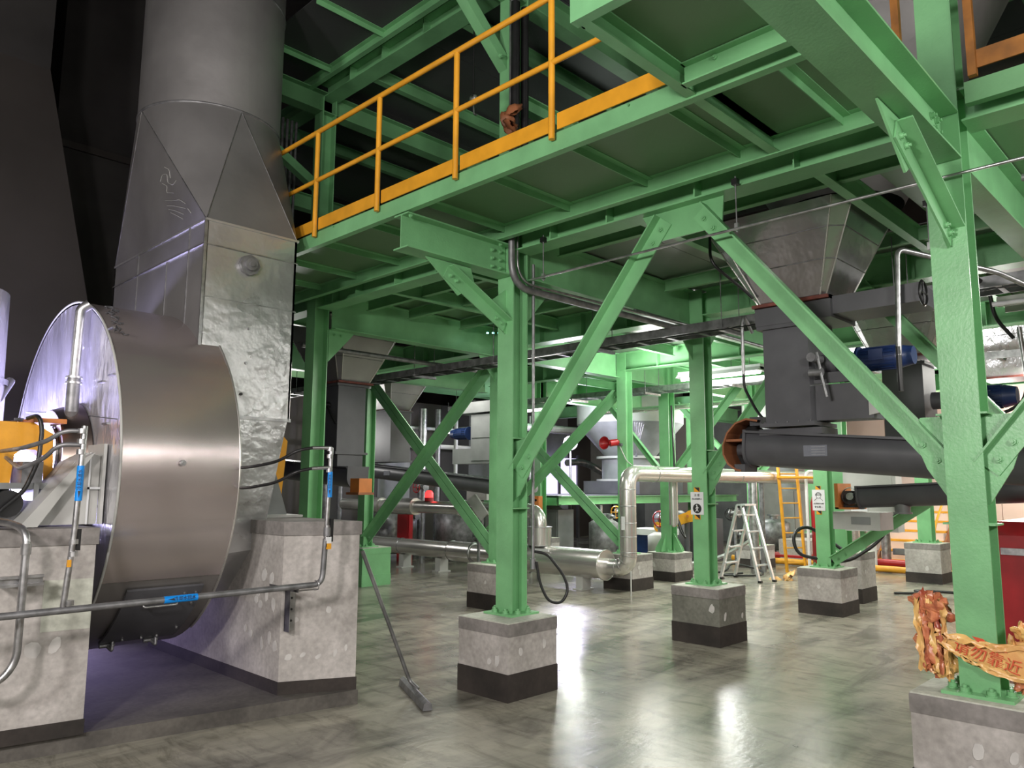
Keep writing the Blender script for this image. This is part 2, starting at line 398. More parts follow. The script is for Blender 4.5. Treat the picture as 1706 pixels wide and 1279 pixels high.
HOP = mat('polished_hopper_steel', (0.55, 0.54, 0.54), 0.20, 0.92, 0.1, 2.0, 0.35, 1.1, rvar=0.05, bdist=0.07)
PLINTH = concrete('wet_plinth_concrete', (0.115, 0.105, 0.092), (0.055, 0.05, 0.045))

# ------------------------------------------------------------------ setting
b = MB(); b.bx(-9, 27, -9, 27, -0.2, 0); struct(b.build('floor', FLOOR))
b = MB(); b.bx(26, 26.2, -9, 27, 0, 11)
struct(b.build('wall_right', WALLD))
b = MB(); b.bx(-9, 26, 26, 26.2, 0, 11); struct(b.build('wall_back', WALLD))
b = MB(); b.bx(-9.2, -9, -9, 26, 0, 11); struct(b.build('wall_left', WALLG))
b = MB(); b.bx(-9, 26, -9.2, -9, 0, 11); struct(b.build('wall_front', WALLG))
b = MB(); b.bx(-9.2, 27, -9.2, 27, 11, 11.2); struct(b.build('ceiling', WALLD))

# ------------------------------------------------------------------ piers and columns
def patches(body, n, x0, x1, z0, z1, y=None, x=None, rnd=None):
    # filler patches on a -Y face (y given) or -X face (x given)
    rnd = rnd or random
    mb = MB()
    for k_ in range(n):
        e_ = .0025+.0012*k_
        cx = rnd.uniform(x0, x1); cz = rnd.uniform(z0, z1); a = rnd.uniform(0.015, 0.032); h = rnd.uniform(0.025, 0.05); t = rnd.uniform(-0.5, 0.5)
        ring = []
        for k in range(9):
            ang = 2*PI*k/9; rr = rnd.uniform(0.75, 1.15)
            u = a*math.cos(ang)*rr; v = h*math.sin(ang)*rr
            u, v = u*math.cos(t)-v*math.sin(t), u*math.sin(t)+v*math.cos(t)
            ring.append((cx+u, cz+v))
        if y is not None: A = [(u, y-e_, v) for u, v in ring]; B = [(u, y+0.01, v) for u, v in ring]
        else: A = [(x-e_, u, v) for u, v in ring]; B = [(x+0.01, u, v) for u, v in ring]
        mb.hexa(A, B)
    return mb.build('filler_patch', PATCH, body, kind='stuff')

def pier(x, y, s, h, label, band=0.18, cap=0.1, paint=None, np=(2, 2), group='concrete piers under the green columns', sy=None, cm=None):
    sy = sy or s
    t = thing('concrete_pier', label, 'pier', (x, y, 0), group)
    a, c = s/2, sy/2
    m = paint or cm or CONC
    MB().bx(x-a-0.006, x+a+0.006, y-c-0.006, y+c+0.006, 0, band).build('painted_base', paint or CONC_B, t)
    bo = MB().bx(x-a, x+a, y-c, y+c, band, h-cap).build('body', m, t)
    MB().bx(x-a-0.004, x+a+0.004, y-c-0.004, y+c+0.004, h-cap, h-0.008).build('grout_cap', CONC_T if not paint else paint, t)
    MB().bx(x-a, x+a, y-c, y+c, h-0.008, h).build('screed_top', CONC_TOP, t)
    if np[0]: patches(bo, np[0], y-c+0.06, y+c-0.06, band+0.04, h-cap-0.04, x=x-a)
    if np[1]: patches(bo, np[1], x-a+0.06, x+a-0.06, band+0.04, h-cap-0.04, y=y-c)
    return t

def column(x, y, z0, z1, label, w=0.18, gus=True, group='green steel columns', bolts=True, m=GREEN):
    t = thing('steel_column', label, 'column', (x, y, z0), group)
    # flanges face -X and +X, web runs along X
    a = w/2
    MB().prof((x, y, z0+0.016), (x, y, z1), Hprof(w, w, 0.012, 0.009), up=(1, 0, 0)).build('shaft', m, t)
    MB().bx(x-a-0.07, x+a+0.07, y-a-0.07, y+a+0.07, z0, z0+0.016).build('base_plate', m, t)
    if bolts:
        k = 0
        for dx, dy in ((-1, -0.45), (-1, 0.45), (1, -0.45), (1, 0.45), (-0.45, -1), (0.45, -1), (-0.45, 1), (0.45, 1)):
            bolt(t, (x+dx*(a+0.04), y+dy*(a+0.04), z0+0.016), (0, 0, 1), 0.023, m, 'anchor_bolt')
    return t

piers = [
 (4.52, 4.45, .55, .57, 'concrete pier in the middle foreground with pale filler patches and dark base', .2, (2, 2)),
 (7.43, 4.34, .55, .57, 'dark grey stained concrete pier with painted shade under the column with the round black sign', .2, (2, 2)),
 (10.15, 4.19, .55, .57, 'pale concrete pier behind the two darker ones, in front of the staircase', .17, (1, 1)),
 (14.68, 4.31, .56, .66, 'far right pale concrete pier beside the yellow staircase', .17, (1, 0)),
 (10.21, 7.38, .55, .54, 'concrete pier beside the vertical insulated pipe elbow', .18, (1, 2)),
 (11.68, 7.56, .55, .47, 'wide concrete pier under the flared green column base', .16, (1, 1)),
 (7.38, 7.48, .55, .57, 'concrete pier half hidden behind the middle foreground column', .2, (1, 0)),
 (11.48, 4.43, .55, .69, 'tall concrete pier hidden behind the pale pier with the column brace', .2, (0, 1)),
 (4.63, 1.13, .55, .57, 'nearest concrete pier at the lower right corner under the taped column', .2, (4, 1)),
]
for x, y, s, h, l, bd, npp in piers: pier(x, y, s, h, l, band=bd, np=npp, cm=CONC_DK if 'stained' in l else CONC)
pier(7.5, 10.62, .55, .6, 'green painted concrete pier beyond the grey fan plinth', paint=GREEN, np=(0, 0))
pier(14.7, 7.5, .55, .45, 'low far concrete pier behind the aluminium stepladder', np=(0, 0))
for x, y, l in ((11.68, 10.6, 'far concrete pier behind the insulated tank pipe'), (17.5, 7.5, 'far concrete pier beyond the yellow ladder'),
                (17.5, 10.6, 'farthest concrete pier under the machine platform'), (14.7, 10.6, 'concrete pier under the machine platform behind the blue motor'),
                (4.6, 7.55, 'concrete pier hidden behind the right fan block')):
    pier(x, y, .55, .57, l, np=(0, 0))

TOP = 3.755
C1 = column(4.61, 4.50, .57, 6.1, 'tall green column on the middle foreground pier with a conduit beside it')
C8 = column(4.59, 1.12, .57, 6.1, 'nearest wide green column at the right wrapped in caution tape')
C2 = column(7.46, 4.38, .57, TOP, 'green column with the round black warning sign')
C3 = column(10.17, 4.2, .57, TOP, 'bright green column with the white helmet sign')
C4 = column(14.7, 4.31, .66, TOP, 'bright green column on the far right pale pier by the stairs', w=.22)
C5 = column(10.2, 7.4, .54, TOP, 'green column carrying the red horn beside the insulated pipe')
C7 = column(7.42, 7.5, .57, TOP, 'green column half hidden behind the foreground column, end of the crossed brace')
C9 = column(7.45, 10.62, .6, TOP, 'green column on the green painted pier')
C10 = column(4.6, 7.6, .57, 6.1, 'dark green column right behind the fan duct')
column(11.5, 4.5, .69, TOP, 'green column behind the pale pier carrying the grey cabinet', w=.2)
column(11.68, 10.6, .57, TOP, 'wide green column end of the far machine platform')
column(14.7, 7.5, .45, TOP, 'green column just behind the aluminium stepladder')
column(17.5, 7.5, .57, TOP, 'far green column beyond the yellow ladder')
column(14.7, 10.6, .57, TOP, 'green column amid the far machinery below the cone silo')
column(17.5, 10.6, .57, TOP, 'farthest green column beyond the cone silo')
# flared column
t = column(11.68, 7.56, .47, TOP, 'green column with flared stiffened foot beside the vertical pipe end', w=.2)
for dx, dy in ((-1, 0), (1, 0), (0, -1), (0, 1), (-1, 1), (1, -1)):
    p = Vector((11.68, 7.56, .486)); d = Vector((dx, dy, 0)).normalized(); n = Vector((-d.y, d.x, 0))*0.006
    q = [p+d*0.08, p+d*0.26, p+d*0.24+Vector((0, 0, .06)), p+d*0.1+Vector((0, 0, .3)), p+d*0.08+Vector((0, 0, .3))]
    MB().hexa([v-n for v in q], [v+n for v in q]).build('stiffener', GREEN, t)

# gusset plates on column C1 and others (welded to the column)
def gus_yz(parent, x, pts, m=GREEN, th=0.012, name='gusset'):
    return MB().hexa([(x-th/2, y, z) for y, z in pts], [(x+th/2, y, z) for y, z in pts]).build(name, m, parent)
def gus_xz(parent, y, pts, m=GREEN, th=0.012, name='gusset'):
    return MB().hexa([(x, y-th/2, z) for x, z in pts], [(x, y+th/2, z) for x, z in pts]).build(name, m, parent)
for cpar, x, y, sides in ((C1, 4.61, 4.5, (-1,)), (C8, 4.59, 1.12, (-1, 1)), (C2, 7.46, 4.38, (-1,))):
    for s in sides:
        gus_yz(cpar, x, [(y+s*0.005, 1.46), (y+s*0.09, 1.52), (y+s*0.20, 1.70), (y+s*0.27, 1.90), (y+s*0.22, 1.98), (y+s*0.005, 1.98)])
        MB().bx(x-.085, x+.085, y+s*.006, y+s*.12, 1.41, 1.42).bx(x-.085, x+.085, y+s*.006, y+s*.12, 1.98, 1.99).build('stiffener', GREEN, cpar)

# ------------------------------------------------------------------ braces
def brace_yz(x, y0, z0, y1, z1, label, a=0.125, c=0.085, both=True, group='diagonal braces between columns', m=GREEN, nb=2, double=False):
    # angle iron in the plane x: wide leg flat against the gusset, second leg on the upper edge towards -X
    t = thing('diagonal_brace', label, 'brace', (x, y0, z0), group)
    d = Vector((0, y1-y0, z1-z0)).normalized()
    n = Vector((0, -d.z, d.y))
    if n.z < 0: n = -n
    p0, p1 = Vector((x, y0, z0)), Vector((x, y1, z1))
    th = 0.011
    def bar(e0, e1, o0, o1):   # e: offset along -X, o: offset along n
        A = [p+Vector((-e, 0, 0))+n*o for p in (p0,) for e, o in ((e0, o0), (e1, o0), (e1, o1), (e0, o1))]
        B = [p+Vector((-e, 0, 0))+n*o for p in (p1,) for e, o in ((e0, o0), (e1, o0), (e1, o1), (e0, o1))]
        return A, B
    if double:
        for o0, o1, w0, w1 in ((.008, a/2, .008, .008+th), (-a/2, -.008, -.008-th, -.008)):
            A, B = bar(0.008, 0.008+th, o0, o1); mb = MB().hexa(A, B)
            A, B = bar(0.008-c, 0.008, w0, w1); mb.hexa(A, B); mb.build('angle_bar', m, t)
    else:
        A, B = bar(0.008, 0.008+th, -a/2, a/2); mb = MB().hexa(A, B)
        A, B = bar(0.008, 0.008+c, a/2-th, a/2); mb.hexa(A, B)
        mb.build('angle_bar', m, t)
    for (q, s) in ((p0, 1), (p1, -1)):
        for k in range(nb):
            bolt(t, q+d*s*(0.07+0.11*k)+Vector((-0.019, 0, 0))-n*0.012, (-1, 0, 0), 0.018, m)
    return t
def chevron(x, ya, yb, labs, zb=1.70, zt=3.5, xg=None, m=GREEN, group='diagonal braces between columns'):
    mid = (ya+yb)/2
    brace_yz(x, ya-0.09, zb, mid+0.14, zt, labs[0], m=m, group=group)
    brace_yz(x, yb+0.09, zb, mid-0.14, zt, labs[1], m=m, group=group)
    g = MB().hexa([(x-.006, y, z) for y, z in ((mid-.32, 3.57), (mid-.3, 3.36), (mid+.22, 3.36), (mid+.34, 3.57))], [(x+.006, y, z) for y, z in ((mid-.32, 3.57), (mid-.3, 3.36), (mid+.22, 3.36), (mid+.34, 3.57))])
    return tag(g.build('gusset_plate', m), labs[2], 'gusset plate', 'gusset plates under the beams')
chevron(4.61, 4.5, 1.12, ('large green diagonal brace rising from the middle foreground column', 'large green diagonal brace descending to the nearest right column', 'big green gusset plate where the two foreground braces meet'))
chevron(7.46, 4.38, 1.1, ('green brace rising right from the column with the round sign', 'green brace behind the blue motor descending towards the right', 'green gusset plate behind the steel hopper'))
chevron(4.59, 1.12, -2.2, ('green brace at the right edge rising from the nearest column', 'green brace beyond the right edge of the frame', 'green gusset plate beyond the right edge'))
column(7.46, 1.1, .57, TOP, 'green column behind the red tank at the right edge')
pier(7.43, 1.1, .55, .57, 'concrete pier behind the nearest taped column', np=(0, 0))
# crossed braces
G2 = 'crossed braces in the second row'
brace_yz(7.45, 10.5, 3.25, 7.6, 0.72, 'pale green crossed brace falling right to the half hidden column', group=G2, nb=1, a=.21, c=.09, double=True)
brace_yz(7.43, 7.6, 3.3, 10.5, 0.72, 'dark green crossed brace falling left to the green pier', group=G2, nb=1, a=.15, c=.11)
brace_yz(10.2, 10.5, 3.2, 7.5, 0.72, 'pale green crossed brace falling behind the insulated pipe', group=G2, nb=1, a=.21, c=.09, double=True)
brace_yz(10.18, 7.5, 3.1, 10.5, 0.72, 'bright green crossed brace left of the red horn', group=G2, nb=1, a=.15, c=.11)
for lab, x, y0, z0, y1, z1 in (('pale brace left of the flared column', 11.7, 7.75, 1.9, 9.0, 3.3), ('pale brace right of the flared column', 11.7, 7.35, 1.9, 6.1, 3.3),
                          ('pale green brace left of the column behind the stepladder', 14.7, 7.7, 1.9, 9.2, 3.4), ('pale green brace right of the column behind the stepladder', 14.7, 7.3, 1.9, 5.8, 3.4)):
    brace_yz(x, y0, z0, y1, z1, lab, group='braces of the far machine frame', nb=0)
# low brace at C3 rising right
brace_yz(10.1, 4.08, 0.66, 1.9, 2.1, 'green brace rising right from the foot of the column with the helmet sign')

# ------------------------------------------------------------------ floor beams of the mezzanine
def beam(p0, p1, w, h, label, m=GREEN, name='steel_beam', group='green floor beams', stiff=None, side=0.0, tf=0.012):
    mid = (Vector(p0)+Vector(p1))/2
    t = thing(name, label, 'beam', mid, group)
    MB().prof(p0, p1, Hprof(w, h, tf, 0.009)).build('web_and_flanges', m, t)
    if stiff:
        d = (Vector(p1)-Vector(p0)).normalized()
        for q in stiff:
            if abs(d.y) > 0.5: b_ = MB().bx(p0[0]-w/2+0.004, p0[0]-0.004, q-0.005, q+0.005, p0[2]-h/2+tf, p0[2]+h/2-tf)
            else: b_ = MB().bx(q-0.005, q+0.005, p0[1]-w/2+0.004, p0[1]-0.004, p0[2]-h/2+tf, p0[2]+h/2-tf)
            b_.build('stiffener', m, t)
    return t
zc = (3.57+3.76)/2; hh = 0.19
beam((4.62, 4.40, zc), (4.62, 1.22, zc), .2, hh, 'green main beam with stiffeners over the two foreground braces', stiff=[1.96, 2.67, 3.43, 4.0])
beam((4.62, 7.5, zc), (4.62, 4.6, zc), .2, hh, 'green main beam between the duct column and the middle column', stiff=[5.44, 6.07, 6.75, 7.2])
beam((4.62, 1.02, zc), (4.62, -5, zc), .2, hh, 'green main beam leaving the picture at the right')
for x, l in ((7.46, 'second'), (10.2, 'third')):
    for y0, y1, e in ((10.5, 7.6, 'far left bay'), (7.4, 4.48, 'middle bay'), (4.28, 1.2, 'bay behind the hoppers'), (1.0, -5, 'right bay')):
        beam((x, y0, 3.61), (x, y1, 3.61), .2, .3, 'green beam in the %s row, %s' % (l, e), stiff=[y0-.7, y0-1.4, y0-2.1])
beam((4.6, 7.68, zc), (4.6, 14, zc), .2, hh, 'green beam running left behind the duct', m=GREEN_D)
# beams along X
z1, h1 = 3.49, 0.27
def canti(y, label, x0=3.40):
    t = beam((x0, y, z1), (4.51, y, z1), .17, h1, label, group='cantilever beams of the walkway')
    for dx in (4.35, 4.44):
        for dz in (-.07, .0, .07): bolt(t, (dx, y-.005, z1+dz), (0, -1, 0), 0.016)
    bolt(t, (x0+.04, y-.06, z1+h1/2-.02), (0, -1, 0), 0.014); bolt(t, (4.40, y-.05, z1+h1/2-.02), (0, -1, 0), 0.014)
    return t
canti(4.5, 'green cantilever beam bracketed off the middle foreground column')
t = beam((1.5, 1.12, z1), (4.49, 1.12, z1), .19, h1, 'large green cantilever girder crossing the upper right to the nearest column', group='cantilever beams of the walkway')
for dz in (-.07, 0, .07): bolt(t, (4.4, 1.115, z1+dz), (0, -1, 0), .018); bolt(t, (4.32, 1.115, z1+dz), (0, -1, 0), .018)
bolt(t, (3.05, 1.1, 3.38), (0, -1, 0), .014)
def knee(y, label, x0=3.86, xe=4.53):
    t = thing('knee_brace', label, 'brace', (4.2, y, 3.1), 'knee braces under the walkway')
    # two gussets and a bolted angle in the plane y
    gus_xz(t, y, [(x0-.22, 3.35), (x0+.25, 3.35), (x0+.3, 3.22), (x0+.12, 3.1)])
    gus_xz(t, y, [(xe-.005, 3.25), (xe-.005, 2.86), (xe-.1, 2.92), (xe-.22, 3.1)])
    p0 = Vector((x0+.02, y, 3.30)); p1 = Vector((xe-.0, y, 2.93)); 
    p0 = Vector((x0-.02, y, 3.27)); p1 = Vector((xe-.03, y, 2.93))
    d = (p1-p0).normalized(); n = Vector((-d.z, 0, d.x));
    if n.z < 0: n = -n
    def br(e0, e1, o0, o1, s=1):
        A = [p0+Vector((0, -e*s, 0))+n*o for e, o in ((e0, o0), (e1, o0), (e1, o1), (e0, o1))]
        B = [p1+Vector((0, -e*s, 0))+n*o for e, o in ((e0, o0), (e1, o0), (e1, o1), (e0, o1))]
        return MB().hexa(A, B)
    mb = br(.007, .018, -.055, .055); mb2 = br(.007, .085, .045, .055); mb.add(mb2.v, mb2.f)
    mb.build('angle_bar', GREEN, t)
    for s, q in ((1, p0), (-1, p1)):
        for k in (0.05, 0.12): bolt(t, q+d*s*k+Vector((0, -.018, 0))-n*.006, (0, -1, 0), .016)
    return t
knee(4.5, 'bolted green knee brace under the bracket of the middle column')
knee(1.12, 'large bolted green knee brace on the nearest right column', x0=3.72)
for y, l in ((4.45, 'row of the middle column'), (7.5, 'row behind the duct column'), (1.12, 'row of the nearest column'), (10.6, 'far left row')):
    for x0, x1, e in ((4.72, 7.36, 'first bay'), (7.56, 10.1, 'second bay'), (10.3, 14.6, 'third bay'), (14.8, 20, 'far bay')):
        beam((x0, y, 3.552), (x1, y, 3.552), .16, .40, 'green cross beam in the %s, %s' % (l, e), stiff=None)
# splice plates and haunches seen under the beams
for x, y, s, l in ((4.72, 4.45, 1, 'middle column'), (4.70, 7.52, 1, 'duct column'), (7.36, 4.42, -1, 'column with the round sign'), (7.56, 4.42, 1, 'far side of the signed column'), (4.70, 1.12, 1, 'nearest column'), (7.36, 7.5, -1, 'half hidden column')):
    g = MB().hexa([(x, y-.006, 3.35), (x+s*.34, y-.006, 3.35), (x+s*.28, y-.006, 3.28), (x+s*.0, y-.006, 2.98)], [(x, y+.006, 3.35), (x+s*.34, y+.006, 3.35), (x+s*.28, y+.006, 3.28), (x, y+.006, 2.98)])
    o = tag(g.build('haunch_plate', GREEN), 'green haunch plate below the cross beam at the %s' % l, 'gusset plate', 'haunch plates')
    for k in (.07, .16): bolt(o, (x+s*k, y-.006, 3.30), (0, -1, 0), .016)

# secondary joists in the bays (channels along Y and X)
for i, x in enumerate((5.15, 5.75, 6.6)):
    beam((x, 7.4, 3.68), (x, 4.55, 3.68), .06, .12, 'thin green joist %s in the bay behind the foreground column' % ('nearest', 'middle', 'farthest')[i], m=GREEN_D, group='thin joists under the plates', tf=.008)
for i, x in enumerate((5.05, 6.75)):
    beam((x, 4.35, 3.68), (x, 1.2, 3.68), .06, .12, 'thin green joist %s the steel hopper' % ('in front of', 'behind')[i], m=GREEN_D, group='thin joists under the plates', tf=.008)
for i, y in enumerate((1.9, 3.25, 5.3, 6.4, 8.6, 9.6)):
    for k, (x0, x1) in enumerate(((4.72, 7.36), (7.56, 10.1), (10.3, 14.6))):
        beam((x0, y, 3.665), (x1, y, 3.665), .07, .15, 'green intermediate joist %s bay, %s' % (('near', 'second', 'third')[k], ('just behind the nearest column row', 'over the near conveyor guard', 'beyond the middle row', 'short of the duct row', 'beyond the duct row', 'short of the far row')[i]), group='intermediate joists', tf=.009)
beam((12.9, 12, 3.6), (12.9, -2, 3.6), .2, .3, 'bright green beam crossing above the machine frame')
beam((16.2, 14, 3.6), (16.2, -2, 3.6), .2, .3, 'far bright green beam above the cone silo')

# ------------------------------------------------------------------ walkway: edge channel, stringer, joists, plates
t = thing('walkway', 'green cantilevered walkway deck with edge channel and tear plates', 'walkway', (3.9, 4, 3.7))
MB().prof((3.39, 9.5, 3.69), (3.39, 1.12, 3.69), Cprof(.055, .12, .008, -1)).build('edge_channel', GREEN, t)
MB().prof((4.40, 9.5, 3.695), (4.40, 1.12, 3.695), Cprof(.055, .125, .008, 1)).build('stringer', GREEN, t)
for y in (8.64, 7.93, 7.214, 6.543, 5.827, 5.11, 4.394, 3.68, 2.965, 2.253, 1.6):
    MB().prof((3.405, y, 3.752), (4.398, y, 3.752), Lprof(.05, .055, .006, 1, -1)).build('joist', GREEN, t)
MB().prof((2.47, 2.03, 3.70), (4.395, 2.03, 3.70), Cprof(.06, .12, .008, 1)).build('cross_channel', GREEN, t)
ys = [9.5, 7.93, 6.543, 5.11, 3.68, 2.253, 1.12]
for a, c in zip(ys, ys[1:]):
    MB().bx(3.40, 4.53, c+.003, a-.003, 3.752, 3.760).build('deck_plate', CHK, t)
for y in (3.9, 2.4, 5.4):
    bolt(t, (3.382, y, 3.735), (-1, 0, 0), .007)
# landing extension
t = thing('landing', 'green landing frame jutting out at the top over the handrail', 'landing', (2.9, .5, 3.7))
MB().prof((2.45, 2.045, 3.705), (2.45, 1.15, 3.705), Cprof(.055, .13, .008, -1)).build('edge_channel', GREEN, t)
MB().prof((3.30, 1.98, 3.70), (3.30, 1.15, 3.70), Cprof(.05, .12, .008, 1)).build('inner_channel', GREEN, t)
MB().bx(2.46, 3.30, 1.15, 2.0, 3.762, 3.770).build('deck_plate', CHK, t)
MB().bx(2.452, 2.53, 2.02, 2.028, 3.64, 3.77).build('end_plate', GREEN, t)
bolt(t, (2.46, 1.9, 3.74), (-1, 0, 0), .014); bolt(t, (3.295, 1.8, 3.735), (-1, 0, 0), .014)

# main deck plates (in bays), each plate a part
t = thing('mezzanine_deck', 'tear plate deck of the mezzanine seen from below', 'deck', (9, 5, 3.76))
def plates(xs, ysl, m, skip=()):
    for i, (x0, x1) in enumerate(zip(xs, xs[1:])):
        for j, (y0, y1) in enumerate(zip(ysl, ysl[1:])):
            if (i, j) in skip: continue
            MB().bx(x0+.003, x1-.003, y0+.003, y1-.003, 3.762, 3.772).build('deck_plate', m, t)
plates([4.54, 5.15, 6.75, 7.46], [4.45, 5.3, 6.4, 7.5], CHK)
plates([4.54, 5.15], [1.12, 1.9, 3.25, 4.45], CHK)
plates([5.15, 6.75], [3.25, 3.7, 4.45], CHK_S); plates([5.15, 6.75], [1.12, 1.75], CHK); plates([6.75, 7.46], [1.12, 1.9, 3.25, 4.45], CHK_S)
plates([4.54, 7.46], [-4, -1, 1.12], CHK); plates([4.54, 5.15, 6.75, 7.46], [7.5, 8.2], CHK); plates([4.54, 7.46], [9.6, 14], CHK)
plates([7.46, 8.8, 10.2], [4.45, 5.5, 6.4, 7.5], CHK_S); plates([7.46, 8.0], [1.12, 4.45], CHK_S); plates([9.6, 10.2], [1.12, 4.45], CHK_S)
plates([8.0, 9.6], [-1, 1.12, 1.9], CHK_S); plates([8.0, 9.6], [3.4, 4.45], CHK_S)
plates([7.46, 8.6, 10.2], [7.5, 9.0], CHK_S); plates([7.46, 10.2], [10.6, 14], CHK)
for x0 in (10.2, 12.9, 16.2): plates([x0, x0+2.7], [-4, -1, 1.12, 4.3, 7.5, 10.6, 14], GREEN)
plates([4.54, 7.46], [8.2, 8.3], CHK)

# ------------------------------------------------------------------ handrail
t = thing('handrail', 'yellow handrail with posts and toe board along the walkway edge', 'handrail', (3.39, 4, 3.76))
MB().tube([(3.36, 8.9, 4.645), (3.36, 2.05, 4.645)], .021, 12).build('top_rail', YEL, t)
MB().tube([(3.36, 8.9, 4.20), (3.36, 2.05, 4.20)], .019, 12).build('mid_rail', YEL, t)
ty = [8.9, 7.5, 6.56, 5.66, 4.76, 3.845, 2.955, 2.05]
for y in ty[1:]:
    MB().tube([(3.36, y, 3.70), (3.36, y, 4.63)], .021, 12).build('post', YEL, t)
for a, c in zip(ty, ty[1:]):
    MB().bx(3.375, 3.383, c+.03, a-.03, 3.76, 3.865).build('toe_board', YEL, t)
t = thing('handrail', 'yellow handrail darkened by painted shade at the top right corner above the nearest column', 'handrail', (4.43, .5, 3.8))
MB().tube([(4.43, -2, 4.7), (4.43, .93, 4.7)], .022).build('top_rail', YEL_SHADE, t)
MB().tube([(4.43, -2, 4.25), (4.43, .93, 4.25)], .022).build('mid_rail', YEL_SHADE, t)
for y in (-1.2, -.2, .93): MB().bx(4.41, 4.45, y-.02, y+.02, 3.76, 4.72).build('post', YEL_SHADE, t)
MB().bx(4.43, 4.44, -2, .93, 3.80, 3.90).build('toe_board', YEL_SHADE, t)
tag(MB().bx(4.38, 4.42, 1.26, 1.30, 3.77, 4.9).build('rail_post', YEL_SHADE), 'single yellow rail post in painted shade beside the top of the nearest column', 'post')
MBe = MB().prof((4.45, .98, 3.69), (4.45, -4, 3.69), Cprof(.055, .12, .008, -1)); tag(MBe.build('edge_channel', GREEN_D), 'dark green edge channel under the darkened yellow toe board at the right', 'beam')

# ------------------------------------------------------------------ upper floor
zu = (6.1+6.29)/2
beam((4.62, 7.6, zu), (4.62, 4.6, zu), .2, .19, 'dim green main beam of the upper floor left bay', stiff=[5.0, 5.7, 6.4, 7.0])
beam((4.62, 4.4, zu), (4.62, -3, zu), .2, .19, 'dim green main beam of the upper floor right bay', stiff=[3.9, 3.2, 2.5])
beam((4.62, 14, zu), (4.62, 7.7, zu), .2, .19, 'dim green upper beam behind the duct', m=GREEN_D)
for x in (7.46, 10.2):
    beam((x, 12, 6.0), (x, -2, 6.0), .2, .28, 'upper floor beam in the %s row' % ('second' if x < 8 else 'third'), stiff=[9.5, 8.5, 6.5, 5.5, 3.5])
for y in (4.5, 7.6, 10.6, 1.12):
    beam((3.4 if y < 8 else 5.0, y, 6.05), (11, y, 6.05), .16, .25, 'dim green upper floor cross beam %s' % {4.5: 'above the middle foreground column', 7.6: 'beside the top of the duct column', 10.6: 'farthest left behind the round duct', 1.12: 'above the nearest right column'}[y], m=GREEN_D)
t = thing('upper_walkway', 'dim upper walkway deck with channel stringers', 'walkway', (4, 5, 6.3))
MB().prof((4.40, 7.9, 6.225), (4.40, -4, 6.225), Cprof(.055, .125, .008, 1)).build('stringer', GREEN, t)
MB().prof((3.3, 5.4, 6.225), (3.3, -4, 6.225), Cprof(.055, .125, .008, -1)).build('edge_channel', GREEN, t)
for y in (7.2, 6.2, 5.2, 4.2, 3.2, 2.2): MB().prof((3.6 if y > 5.4 else 3.31, y, 6.282), (4.398, y, 6.282), Lprof(.05, .06, .006, 1, -1)).build('joist', GREEN, t)
for a, c in zip((7.9, 7.2, 5.2, 3.2, 0), (7.2, 5.2, 3.2, 0, -3)): MB().bx(3.6 if a > 5.4 else 3.3, 4.6, c+.003, a-.003, 6.285, 6.295).build('deck_plate', CHK_D, t)
t = thing('upper_deck', 'dark tear plate deck of the upper floor', 'deck', (7, 5, 6.3))
for x0, x1 in ((4.6, 6.0), (6.0, 7.46), (7.46, 8.9), (8.9, 10.2), (10.2, 12)):
    for y0, y1 in ((1.1, 2.8), (2.8, 4.5), (4.5, 6.0), (6.0, 7.6), (7.6, 10.6)):
        if x0 > 5 and x0 < 8 and y0 == 2.8: continue
        MB().bx(x0+.003, x1-.003, y0+.003, y1-.003, 6.285, 6.295).build('deck_plate', CHK_D, t)
for y, l in ((5.3, 'second'), (6.8, 'third'), (8.8, 'fourth')):
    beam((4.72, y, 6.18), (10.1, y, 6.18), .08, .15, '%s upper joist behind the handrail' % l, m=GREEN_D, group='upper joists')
# upper columns and braces
column(7.46, 4.4, 3.78, 6.0, 'upper green column behind the black pipe', w=.18, bolts=False)
column(7.46, 7.6, 3.78, 6.0, 'upper green column behind the left handrail posts', bolts=False)
column(10.2, 4.4, 3.78, 6.0, 'upper green column far behind the handrail', bolts=False)
beam((4.72, 4.5, 5.0), (7.36, 4.5, 5.0), .1, .14, 'green rail beam behind the handrail level with the hook', m=GREEN, group='upper rail beams')
beam((7.46, 7.5, 4.75), (7.46, 1.5, 4.75), .1, .14, 'green rail beam with drilled ends deep behind the handrail', m=GREEN, group='upper rail beams')
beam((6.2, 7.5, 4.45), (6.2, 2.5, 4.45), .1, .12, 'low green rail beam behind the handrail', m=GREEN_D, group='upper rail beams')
t = thing('knee_brace', 'green knee brace high up beside the black pipe', 'brace', (4.1, 4.5, 5.7), 'upper braces')
MB().prof((3.6, 4.5, 6.05), (4.52, 4.5, 5.25), Lprof(.1, .1, .01), up=(0, 1, 0)).build('angle_bar', GREEN, t)
bolt(t, (4.42, 4.49, 5.33), (0, -1, 0), .02)
t = thing('knee_brace', 'green knee brace high up on the column behind the duct', 'brace', (4.1, 7.6, 5.4), 'upper braces')
MB().prof((3.4, 7.6, 5.6), (4.6, 7.6, 4.95), Lprof(.1, .1, .01), up=(0, 1, 0)).build('angle_bar', GREEN, t)
t = thing('diagonal_brace', 'green diagonal brace behind the toe board near the landing', 'brace', (5.2, 3.0, 4.3), 'upper braces')
MB().prof((5.2, 3.62, 3.80), (5.2, 2.2, 6.0), Lprof(.11, .11, .01), up=(1, 0, 0)).build('angle_bar', GREEN, t)

